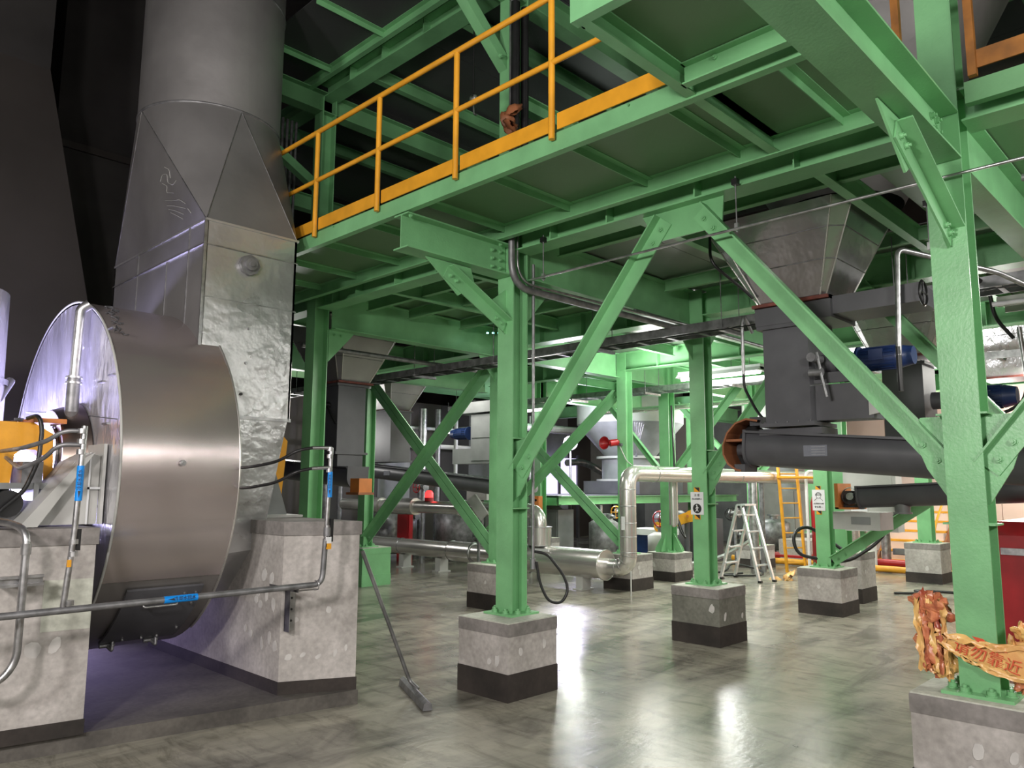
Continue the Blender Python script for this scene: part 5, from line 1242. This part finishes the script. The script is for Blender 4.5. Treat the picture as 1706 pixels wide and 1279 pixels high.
tag(MB().tube([(11.35, 7.25, 1.72), (11.35, 7.25, 1.05), (11.35, 7.25, .95)], .075, 18).cyl((11.35, 7.25, 1.05), (11.35, 7.25, .92), .075, 18, .03).build('drop_pipe', PIPE), 'insulated drop pipe ending above the flared column foot', 'pipe')
conduit([(11.4, 7.2, 1.0), (11.32, 7.1, .85), (11.4, 7.05, .72), (11.5, 7.15, .80), (11.52, 7.3, 1.1), (11.52, 7.36, 3.0)], .016, 'black cable loop in front of the flared column foot', BLACK, .1)
# horn
t = thing('horn_speaker', 'red horn speaker on the column above the insulated pipe', 'horn', (10.1, 7.4, 2.25))
MB().lathe((9.95, 7.52, 2.28), [(.02, .0), (.03, .0), (.035, -.05), (.06, -.10), (.10, -.14), (.105, -.145), (.10, -.14), (.055, -.095), (.02, -.05), (0, -.04)], 24, 'x').build('bell', RED, t)
MB().cyl((9.95, 7.52, 2.28), (10.06, 7.45, 2.30), .055, 18).cyl((10.06, 7.45, 2.30), (10.08, 7.44, 2.30), .03, 12).build('driver', RED, t)
MB().bx(10.06, 10.12, 7.38, 7.46, 2.24, 2.28).build('bracket', DGREY, t)
MB().tube([(10.08, 7.42, 2.24), (10.09, 7.30, 2.0), (10.1, 7.2, 1.93)], .008, 6, .05).build('lead', LGREY, t)

# ------------------------------------------------------------------ lamps that are in view
def batten(x, y0, y1, z, label):
    t = thing('batten_light', label, 'lamp', (x, (y0+y1)/2, z), 'batten lights under the deck')
    MB().bx(x-.06, x+.06, y0, y1, z+.02, z+.10).build('body', WHITE, t)
    MB().hexa([(x-.14, y0, z+.0), (x+.14, y0, z+.0), (x+.14, y1, z+.0), (x-.14, y1, z+.0)], [(x-.07, y0, z+.06), (x+.07, y0, z+.06), (x+.07, y1, z+.06), (x-.07, y1, z+.06)]).build('reflector', WHITE, t)
    MB().cyl((x, y0+.03, z-.02), (x, y1-.03, z-.02), .02, 12).build('tube', TUBE, t)
    for y in (y0+.2, y1-.2): MB().tube([(x, y, z+.1), (x, y, 3.72)], .006, 6).build('chain', GALV_D, t)
batten(10.6, 5.2, 6.6, 3.3, 'bright batten light left of the column with the round sign')
batten(10.4, 3.0, 4.0, 3.42, 'bright batten light between the signed column and the dark chute')
batten(11.2, 9.8, 11.0, 3.1, 'bright batten light just right of the middle foreground column')
batten(13.0, 13.8, 15.2, 2.95, 'bright batten light behind the crossed braces')
t = thing('flood_lamp', 'round white flood lamp glaring beyond the crossed braces', 'lamp', (14, 11.7, 0))
MB().cyl((13.85, 11.62, 2.6), (13.93, 11.68, 2.6), .13, 20).build('lens', SPOT, t); MB().cyl((13.93, 11.68, 2.6), (14.08, 11.80, 2.6), .17, 20).build('housing', GALV_D, t); MB().cyl((14.0, 11.74, 0), (14.0, 11.74, 2.5), .025, 10).build('stand', GALV_D, t)
bulb('flood_lamp_light', (13.74, 11.53, 2.6), 190, .12, (.78, .72, 1.0))
bulb('batten_glow', (9.75, 6.55, 3.25), 60, .12, (1.0, 1.0, .95))
t = thing('signal_light', 'glowing red signal light above the upper insulated pipe', 'light', (10, 11.2, 1.3))
MB().lathe((9.6, 11.6, 1.42), [(0, .08), (.05, .07), (.08, .02), (.08, -.06)], 20).build('lens', REDL, t); MB().cyl((9.6, 11.6, 1.295), (9.6, 11.6, 1.36), .09, 18).build('base', RED, t)

# ------------------------------------------------------------------ stepladder
t = thing('stepladder', 'aluminium folding stepladder standing open on the floor', 'stepladder', (12.55, 6.58, 0))
fl = [Vector((12.389, 6.962, 0)), Vector((12.344, 6.23, 0)), Vector((12.821, 6.932, 0)), Vector((12.696, 6.153, 0))]
tp = [Vector((12.50, 6.80, 1.28)), Vector((12.50, 6.50, 1.28)), Vector((12.60, 6.80, 1.28)), Vector((12.60, 6.50, 1.28))]
# the ladder is seen from its side: rails 0/2 left pair, 1/3 right pair (toward the right of the picture)
fl = [Vector((12.389, 6.962, 0)), Vector((12.82, 6.93, 0)), Vector((12.344, 6.23, 0)), Vector((12.70, 6.15, 0))]
tp = [Vector((12.45, 6.64, 1.28)), Vector((12.80, 6.60, 1.28)), Vector((12.45, 6.56, 1.28)), Vector((12.80, 6.52, 1.28))]
for i in range(4):
    MB().prof(fl[i]+Vector((0, 0, .03)), tp[i], Cprof(.035, .06, .006, 1), up=(1, 0, 0)).build('rail', ALU, t)
    MB().bx(fl[i].x-.03, fl[i].x+.03, fl[i].y-.03, fl[i].y+.03, 0, .035).build('foot', BLACK, t)
for s in (0, 2):
    for k in range(1, 5):
        f = k/4.6; a = fl[s].lerp(tp[s], f); b_ = fl[s+1].lerp(tp[s+1], f)
        MB().bx(min(a.x, b_.x), max(a.x, b_.x), a.y-.03, a.y+.03, a.z-.012, a.z+.012).build('rung', ALU, t)
MB().bx(12.43, 12.83, 6.50, 6.66, 1.27, 1.30).build('top_plate', ALU, t)
for dy in (0, .06): MB().cyl((12.42, 6.56+dy, 1.25), (12.44, 6.56+dy, 1.25), .022, 12).build('hinge', BLACK, t)
# yellow ladder
t = thing('fixed_ladder', 'tall yellow vertical ladder with gate rail behind the stepladder', 'ladder', (14.4, 6.6, 0))
a, b_ = Vector((14.29, 6.66, 0)), Vector((14.54, 6.57, 0)); a2, b2 = a+Vector((.0, .12, 2.3)), b_+Vector((0, .12, 2.3))
d = (b_-a).normalized()*.0
for p, q in ((a, a2), (b_+Vector((.1, -.12, 0)), b2+Vector((.1, -.12, 0)))): MB().prof(p, q, [(-.02, -.03), (.02, -.03), (.02, .03), (-.02, .03)], up=(1, 0, 0)).build('stile', YEL, t)
for k in range(8):
    f = (k+.6)/8.2; MB().tube([a.lerp(a2, f), (b_+Vector((.1, -.12, 0))).lerp(b2+Vector((.1, -.12, 0)), f)], .012, 8).build('rung', YEL, t)
MB().tube([(14.2, 6.75, 1.78), (14.9, 6.1, 1.78)], .025, 8).tube([(14.2, 6.75, 2.1), (14.9, 6.1, 2.1)], .025, 8).build('gate_rail', YEL, t)
# ------------------------------------------------------------------ red vessels
t = thing('red_tank', 'large glossy red tank behind the nearest column at the right edge', 'tank', (9.2, 1.2, 0))
MB().bx(8.25, 10.2, .2, 1.9, .0, 1.05).build('skirt', RED, t)
MB().cyl((8.27, 1.85, 1.20), (10.2, 1.85, 1.20), .02, 12).build('edge_pipe', GALV, t)
mb = MB().prof((8.27, .2, 1.05), (8.27, 1.87, 1.05), [(0, 0), (1.9, 0), (1.9, .12), (1.7, .24), (.2, .24), (0, .12)], up=(0, 0, 1)); mb.build('rounded_top', RED, t)
MB().bx(8.22, 8.27, .3, 1.8, 1.0, 1.06).build('rim', GALV, t)
tag(MB().lathe((14.9, 6.2, 0), [(0, 1.5), (.10, 1.49), (.17, 1.42), (.2, 1.3), (.2, 0.02), (0, .02)], 28).build('gas_cylinder', RED), 'tall red cylinder between the yellow ladder and the bright column', 'cylinder')
tag(MB().lathe((7.9, .62, 2.9), [(0, .35), (.12, .33), (.2, .2), (.2, -.15), (.12, -.25), (0, -.25)], 28).build('red_drum', RED), 'small red drum hanging at the right edge of the frame', 'drum')
# white pipe frame next to red cylinder
conduit([(14.75, 6.42, 0), (14.75, 6.42, 1.9), (15.4, 5.9, 1.9)], .03, 'white pipe frame in front of the tall red cylinder', WHITE, .1)
conduit([(14.75, 6.42, .7), (15.3, 6.0, .7)], .025, 'white cross pipe in front of the tall red cylinder', WHITE)

# ------------------------------------------------------------------ machinery below the platform
t = thing('machine_platform', 'green steel platform frame under the cone silo', 'platform', (15, 10, 1.2))
MB().prof((11.9, 10.3, 1.30), (19.2, 10.3, 1.30), Cprof(.08, .17, .012, 1)).build('edge_beam', GREEN, t)
MB().prof((11.9, 12.6, 1.30), (19.2, 12.6, 1.30), Cprof(.08, .17, .012, 1)).build('rear_beam', GREEN, t)
for xx in (11.95, 14.0, 16.5, 19.1): MB().bx(xx-.05, xx+.05, 10.35, 12.6, 1.2, 1.36).build('cross_beam', GREEN, t)
MB().bx(11.9, 19.2, 10.3, 12.6, 1.385, 1.40).build('deck_plate', DGREY, t)
t = thing('cone_silo', 'grey cone bottomed silo standing on the green platform', 'silo', (15.6, 11.3, 1.4))
MB().cyl((16.2, 11.6, 2.3), (16.2, 11.6, 3.15), .6, 44, 1.35).build('cone', MGREY, t); MB().cyl((16.2, 11.6, 3.15), (16.2, 11.6, 4.4), 1.35, 44).build('shell', LGREY, t)
MB().cyl((16.2, 11.6, 1.75), (16.2, 11.6, 2.3), .72, 40).build('drive_drum', MGREY, t); MB().cyl((16.2, 11.6, 2.28), (16.2, 11.6, 2.34), .86, 40).cyl((16.2, 11.6, 1.72), (16.2, 11.6, 1.77), .86, 40).build('flange', LGREY, t)
MB().bx(15.3, 17.2, 10.7, 12.4, 1.41, 1.72).build('base_frame', DGREY, t)
for k in range(5): MB().tube([(15.3+.05*k, 10.75+.05*k, 2.3), (15.0+.1*k, 10.6, 3.1)], .012, 6).build('strut', GALV, t)
t = thing('cone_silo', 'second dark cone silo on the platform nearer the signed column', 'silo', (18.6, 8.4, 1.6))
MB().cyl((18.8, 8.6, 2.2), (18.8, 8.6, 3.3), .3, 36, 1.1).build('cone', MGREY, t); MB().cyl((18.8, 8.6, 3.3), (18.8, 8.6, 4.4), 1.1, 36).build('shell', LGREY, t); MB().cyl((18.8, 8.6, 1.5), (18.8, 8.6, 2.2), .32, 30).build('outlet', MGREY, t)
def tank(x, y, r, z0_, z1_, label, m, group='small vessels below the platform', legs=True):
    t = thing('vessel', label, 'tank', (x, y, 0), group)
    MB().lathe((x, y, 0), [(0, z0_), (r*.6, z0_+.01), (r, z0_+r*.3), (r, z1_-r*.3), (r*.6, z1_-.02), (0, z1_)], 26).build('shell', m, t)
    MB().cyl((x, y, z1_-.02), (x, y, z1_+.08), r*.25, 14).cyl((x, y, z1_+.06), (x, y, z1_+.09), r*.4, 14).build('nozzle', GALV, t)
    if legs:
        for k in range(3):
            a = 2*PI*k/3+.4; MB().cyl((x+r*.8*math.cos(a), y+r*.8*math.sin(a), 0), (x+r*.8*math.cos(a), y+r*.8*math.sin(a), z0_+.15), .02, 8).build('leg', GALV_D, t)
    return t
tank(13.0, 8.6, .26, .25, .72, 'small grey vessel with a blue head behind the yellow lever', LGREY)
tank(12.6, 9.7, .3, .15, .95, 'dark vessel left of the vertical insulated pipe', GALV_D)
tank(14.6, 9.4, .4, .2, 1.1, 'dark round vessel below the blue motor', DGREY)
tank(16.6, 8.0, .35, .2, .9, 'steel vessel behind the stepladder', GALV_D)
t = thing('agitator_motor', 'blue upright motor hanging over the dark vessel', 'motor', (14.6, 9.4, 1.1)); motor(t, (14.6, 9.4, 1.20), (0, .001, 1), .42, .15) ; MB().cyl((14.6, 9.4, 1.1), (14.6, 9.4, 1.2), .2, 18).build('mount', DGREY, t)
t = thing('lever_arm', 'yellow sloping crank arm left of the signed column', 'lever', (13.2, 8.2, .8))
MB().hexa([(13.2, 8.80, .70), (13.2, 8.78, .90), (13.2, 8.05, 1.13), (13.2, 8.05, .93)], [(13.3, 8.80, .70), (13.3, 8.78, .90), (13.3, 8.05, 1.13), (13.3, 8.05, .93)]).cyl((13.18, 8.05, 1.03), (13.32, 8.05, 1.03), .11, 20).cyl((13.18, 8.79, .80), (13.32, 8.79, .80), .10, 20).build('arm', YEL, t)
for c in ((13.17, 8.1, 1.03), (13.17, 8.76, .80)): MB().cyl(c, (13.16, c[1], c[2]), .03, 12).build('pin', ORG, t)
MB().cyl((13.3, 8.2, 0), (13.3, 8.2, .95), .05, 10).build('pedestal', DGREY, t)
t = thing('generator', 'white lidded blue box unit left of the flared column foot', 'machine', (13.0, 8.9, .3)); MB().bx(13.2, 13.8, 8.7, 9.5, .62, .74).build('lid', WHITE, t); MB().bx(13.25, 13.75, 8.75, 9.45, .05, .62).build('body', BLUE, t)
def valve(x, y, z, label, m=RED, r=.09, body=GALV_D):
    t = thing('valve', label, 'valve', (x, y, z), 'valves with handwheels')
    MB().lathe((x-.12, y, z), [(r*.88, -.01), (r, 0), (r*.88, .01), (r*.8, 0), (r*.88, -.01)], 20, 'x').tube([(x-.12, y-r*.9, z), (x-.12, y+r*.9, z)], .008, 6).tube([(x-.12, y, z-r*.9), (x-.12, y, z+r*.9)], .008, 6).build('handwheel', m, t)
    MB().cyl((x-.12, y, z), (x+.1, y, z), .02, 10).cyl((x+.05, y-.1, z), (x+.05, y+.1, z), .05, 12).cyl((x+.05, y-.11, z), (x+.05, y-.09, z), .08, 14).cyl((x+.05, y+.09, z), (x+.05, y+.11, z), .08, 14).build('body', body, t)
    MB().cyl((x+.05, y, 0), (x+.05, y, z-.04), .03, 12).build('riser', GALV_D, t)
valve(12.7, 8.35, .98, 'red wheel valve left of the insulated drop pipe', RED, .16)
valve(10.8, 13.6, .92, 'red wheel valve below the upper insulated pipe at the left', RED, .14)
valve(10.2, 12.6, 1.55, 'dark red valve above the upper insulated pipe', RED, .12)
valve(10.5, 11.1, .62, 'black handwheel valve above the floor pipe line', BLACK, .1)
valve(10.6, 9.9, 1.55, 'black handwheel valve above the upper pipe near the foreground column', BLACK, .1)
valve(14.6, 7.9, 1.05, 'black bulky valve left of the stepladder', BLACK, .14)
valve(14.9, 7.9, .6, 'dark valve low behind the stepladder', BLACK, .12)
valve(13.4, 9.9, 1.05, 'yellow geared valve under the platform', YEL, .14)
conduit([(12.9, 10.0, .05), (12.9, 10.0, 1.2)], .035, 'thin steel riser with a blue cap left of the vertical pipe', GALV); tag(MB().cyl((12.4, 9.4, .95), (12.4, 9.4, 1.05), .07, 14).cyl((12.4, 9.4, 1.0), (12.3, 9.2, 1.0), .03, 10).build('blue_cap', MGREY), 'small blue grey cap on the riser below the brace end', 'cap')

# ------------------------------------------------------------------ background walls, risers, cabinets
t = thing('wall_cladding', 'brown grey sheet wall behind the machinery at the left', 'partition', (8, 15, 0))
for i in range(8):
    MB().bx(6.2+i*1.0, 7.19+i*1.0, 15.5, 15.56, 0, 3.7).build('panel', (SILO, MGREY, SILO, WALLD)[i % 4], t)
for i, (x, y, r, z1_, m, l) in enumerate(((9.4, 14.9, .09, 3.4, GALV, 'pale riser far left behind the crossed braces'), (9.75, 14.9, .06, 3.4, GALV_D, 'slim riser behind the crossed braces'), (10.3, 14.6, .05, 3.4, LGREY, 'thin white riser in the middle of the crossed braces'),
        (11.6, 14.3, .1, 3.4, GALV, 'thick steel riser right of the crossed braces'), (11.9, 14.1, .07, 3.4, GALV_D, 'dull riser right of the crossed braces'), (12.3, 13.9, .05, 3.4, LGREY, 'white riser near the grey cabinet'),
        (13.4, 13.0, .08, 3.4, GALV, 'steel riser beyond the foreground column'), (14.4, 13.6, .05, 3.4, GALV, 'thin riser near the flood lamp'), (14.7, 13.7, .05, 3.4, GALV, 'second thin riser near the flood lamp'), (15.0, 13.8, .05, 3.4, GALV_D, 'third thin riser near the flood lamp'),
        (13.6, 6.95, .085, 1.9, GALV, 'thick steel riser right of the stepladder'), (14.0, 6.98, .05, 1.9, GALV_D, 'slim riser right of the stepladder'), (11.9, 11.9, .09, 3.4, GALV_D, 'dark riser left of the tank behind the crossing brace'),
        (15.8, 5.6, .06, 2.2, WHITE, 'white riser beside the red cylinder'), (16.2, 5.5, .09, 2.4, GALV, 'steel riser beside the bright column'))):
    conduit([(x, y, 0), (x, y, z1_)], r, l, m, grp='risers in the background')
conduit([(9, 14.8, 2.55), (14.8, 14.8, 2.55)], .06, 'horizontal white pipe behind the crossed braces', LGREY)
conduit([(9, 14.6, 2.95), (15.5, 14.2, 2.95)], .04, 'upper horizontal white pipe behind the crossed braces', WHITE)
conduit([(12.2, 12.7, 3.0), (16.5, 12.7, 3.0), (16.5, 12.7, 3.6)], .10, 'insulated pipe passing behind the horn column', PIPE, .3)
conduit([(12.2, 9.5, 3.05), (12.2, 4.0, 3.05)], .05, 'slim insulated pipe below the lit tray', PIPE)
tank(11.4, 12.7, .55, .1, 1.15, 'dull steel tank behind the lower floor pipe', GALV_D, group='tanks behind the floor pipe')
tank(10.6, 14.0, .5, .1, 1.15, 'steel tank left behind the floor pipe near the red wheel', GALV, group='tanks behind the floor pipe')
tank(13.0, 11.8, .62, .1, 1.20, 'large pale tank behind the fat pipe section', LGREY, group='tanks behind the floor pipe')
for i, (x, y, w_, d_, z_, m, l) in enumerate(((12.0, 12.1, .5, .4, 1.05, LGREY, 'pale cabinet behind the crossed brace'), (11.0, 11.6, .3, .6, 1.35, LGREY, 'white box above the upper insulated pipe'), (10.2, 13.1, .1, .4, 1.1, RED, 'dark red panel behind the floor pipe at the left'),
                                          (12.6, 10.9, .5, .4, 1.1, MGREY, 'grey cabinet behind the lower crossing brace'), (15.2, 8.9, .6, .5, .9, DGREY, 'dark pump skid behind the signed column'), (16.3, 7.2, .9, .7, .5, CONC, 'concrete plinth behind the stepladder'))):
    t = thing('cabinet' if m != CONC else 'plinth', l, 'cabinet' if m != CONC else 'plinth', (x, y, 0), 'background boxes')
    z0_ = 0 if z_ < 1.3 else 1.3
    MB().bx(x-w_/2, x+w_/2, y-d_/2, y+d_/2, z0_, z_ if z_ < 1.3 else 1.62).build('body', m, t)
    if z0_: MB().bx(x-.03, x+.03, y-.03, y+.03, 0, z0_).build('leg', GALV_D, t)
    MB().bx(x-w_/2-.012, x-w_/2, y-d_/2+.03, y+d_/2-.03, z0_+.05, (z_ if z_ < 1.3 else 1.62)-.05).build('door', m, t)
t = thing('control_box', 'grey control cabinet with a white notice behind the helmet sign column', 'cabinet', (11.2, 3.9, 1.0))
MB().bx(11.1, 11.35, 3.60, 4.30, 1.0, 1.85).build('body', LGREY, t); MB().bx(11.09, 11.10, 3.65, 4.25, 1.04, 1.80).build('door', LGREY, t); MB().bx(11.08, 11.09, 3.98, 4.2, 1.25, 1.52).build('notice', WHITE, t); MB().bx(11.2, 11.26, 4.08, 4.14, .69, 1.0).build('leg', GREEN, t)
t = thing('lit_opening', 'violet lit window opening beyond the crossed braces', 'window', (17, 15.3, 1.5))
MB().bx(16.6, 18.9, 15.58, 15.6, 1.3, 2.45).build('pane', LITW, t)
for xx in (16.6, 17.3, 18.0, 18.9): MB().bx(xx-.04, xx+.04, 15.52, 15.6, 0, 2.55).build('mullion', DGREY, t)
conduit([(15.6, 13.2, 2.2), (16.3, 13.2, 2.25), (16.9, 12.9, 1.9), (16.9, 12.9, 1.5)], .09, 'curved grey duct elbow under the flood lamp', GALV, .3)
# pallid wall with horizontal joints to the right, staircase
t = thing('partition', 'pinkish lit sheet partition behind the staircase at the right', 'partition', (21, 4, 0))
for i in range(9): MB().bx(21.0, 21.06, -3+i*1.25+.006, -3+(i+1)*1.25-.006, 0, 4.4).build('panel', WALLW, t)
t = thing('partition', 'grey beige sheet partition far behind the cone silos', 'partition', (21, 12, 0))
for i in range(6): MB().bx(21.0, 21.06, 8.26+i*1.25, 8.26+(i+1)*1.25-.012, 0, 4.4).build('panel', (WALLG, LGREY, MGREY)[i % 3], t)
for i in range(6): MB().bx(14.25+i*1.15, 14.25+(i+1)*1.15-.012, 15.9, 15.96, 0, 4.0).build('panel', (MGREY, SILO, MGREY)[i % 3], t)
t = thing('staircase', 'yellow railed staircase with pale treads at the far right', 'staircase', (17, 5.5, 0))
for k in range(8):
    MB().bx(16.6+.26*k, 16.86+.26*k, 4.75, 5.85, .19*k+.12, .19*k+.16).build('tread', YEL, t)
    MB().bx(16.84+.26*k, 16.86+.26*k, 4.78, 5.82, .19*k+.16, .19*k+.30).build('riser_board', WALLW, t)
for y in (4.72, 5.88):
    MB().hexa([(16.5, y-.02, 0), (16.8, y-.02, 0), (18.9, y-.02, 1.52), (18.7, y-.02, 1.6)], [(16.5, y+.02, 0), (16.8, y+.02, 0), (18.9, y+.02, 1.52), (18.7, y+.02, 1.6)]).build('stringer', BROWN, t)
    MB().tube([(16.55, y, .05), (16.55, y, .75), (16.75, y, .95), (18.8, y, 2.45)], .025, 8, .15).tube([(17.6, y, .75), (17.6, y, 1.55)], .02, 8).build('handrail', YEL, t)
tag(MB().tube([(15.9, 8.5, .16), (15.9, -1, .16)], .07, 12).build('floor_pipe', RED), 'red pipe lying along the floor before the staircase', 'pipe')
tag(MB().tube([(15.6, 8.5, .07), (15.6, -1, .07)], .06, 12).build('floor_pipe', YEL), 'pale yellow pipe lying along the floor before the staircase', 'pipe')
t = thing('grey_box', 'mauve box low on the staircase', 'box', (16.5, 5.4, .3)); MB().bx(16.4, 16.55, 5.15, 5.45, .28, .40).build('body', PLATE, t); MB().bx(16.38, 16.4, 5.2, 5.4, .3, .38).build('lid', MGREY, t)
# hose and cable on the floor
conduit([(10.35, 4.0, .75), (10.2, 4.45, 1.1), (9.95, 4.55, 1.0), (9.95, 4.5, .72), (10.3, 4.0, .62), (10.7, 3.7, .9), (10.9, 3.5, 1.35), (10.9, 3.5, 1.6)], .022, 'thick black hose looping round the foot of the helmet sign column', BLACK, .2)
conduit([(12.6, 4.2, .015), (12.9, 3.8, .02), (13.0, 4.1, .03), (13.3, 3.6, .02), (13.2, 3.3, .02), (13.6, 3.2, .015), (12.9, 2.9, .015), (13.4, 2.4, .015)], .02, 'black cable snaking on the floor by the far right pier', BLACK, .2)
conduit([(13.0, 3.2, .012), (12.5, 2.6, .012), (12.2, 1.6, .012)], .010, 'thin orange lead on the floor by the far right pier', ORG, .3)
conduit([(12.7, 7.6, .03), (13.0, 7.2, .06), (13.3, 7.3, .2), (13.6, 6.9, .1), (13.3, 6.6, .03), (12.9, 6.8, .03), (12.7, 7.2, .03), (13.2, 7.0, .04)], .018, 'tangle of dark cable on the floor under the stepladder', BLACK, .2)
conduit([(12.3, 8.3, .05), (13.5, 7.6, .25), (14.3, 7.3, .6)], .035, 'grey sleeved hose rising behind the stepladder', GALV, .3)
rag('tarp', 'crumpled orange tarp on the floor right of the stepladder', [(13.0, 6.3, .05), (13.2, 6.15, .05), (13.4, 5.9, .04), (13.1, 6.1, .05), (13.5, 5.7, .03)], .09, TAPE, 9, 'tarp')
t = thing('notice_frame', 'tilted grey framed panel behind the lower crossing brace', 'panel', (8.9, 9.6, 1.2))
MB().hexa([(8.9, 9.75, 1.35), (8.9, 9.55, 1.45), (8.9, 9.25, 1.15), (8.9, 9.42, 1.02)], [(8.93, 9.75, 1.35), (8.93, 9.55, 1.45), (8.93, 9.25, 1.15), (8.93, 9.42, 1.02)]).build('panel', LGREY, t); MB().bx(8.93, 8.96, 9.48, 9.52, 0, 1.25).build('post', GALV_D, t)
conduit([(7.2, 1.5, 3.1), (7.2, -2, 3.1)], .02, 'white conduit right of the nearest column', WHITE)
t = thing('push_button_box', 'small orange push button box beside the middle column conduit', 'switch', (9.95, 9.08, 0)); MB().bx(9.9, 10.0, 9.02, 9.14, 1.18, 1.42).build('case', ORG, t); MB().cyl((9.9, 9.08, 1.35), (9.88, 9.08, 1.35), .02, 10).build('button', BLACK, t); MB().bx(9.94, 9.97, 9.06, 9.10, 0, 1.18).build('post', GALV_D, t)
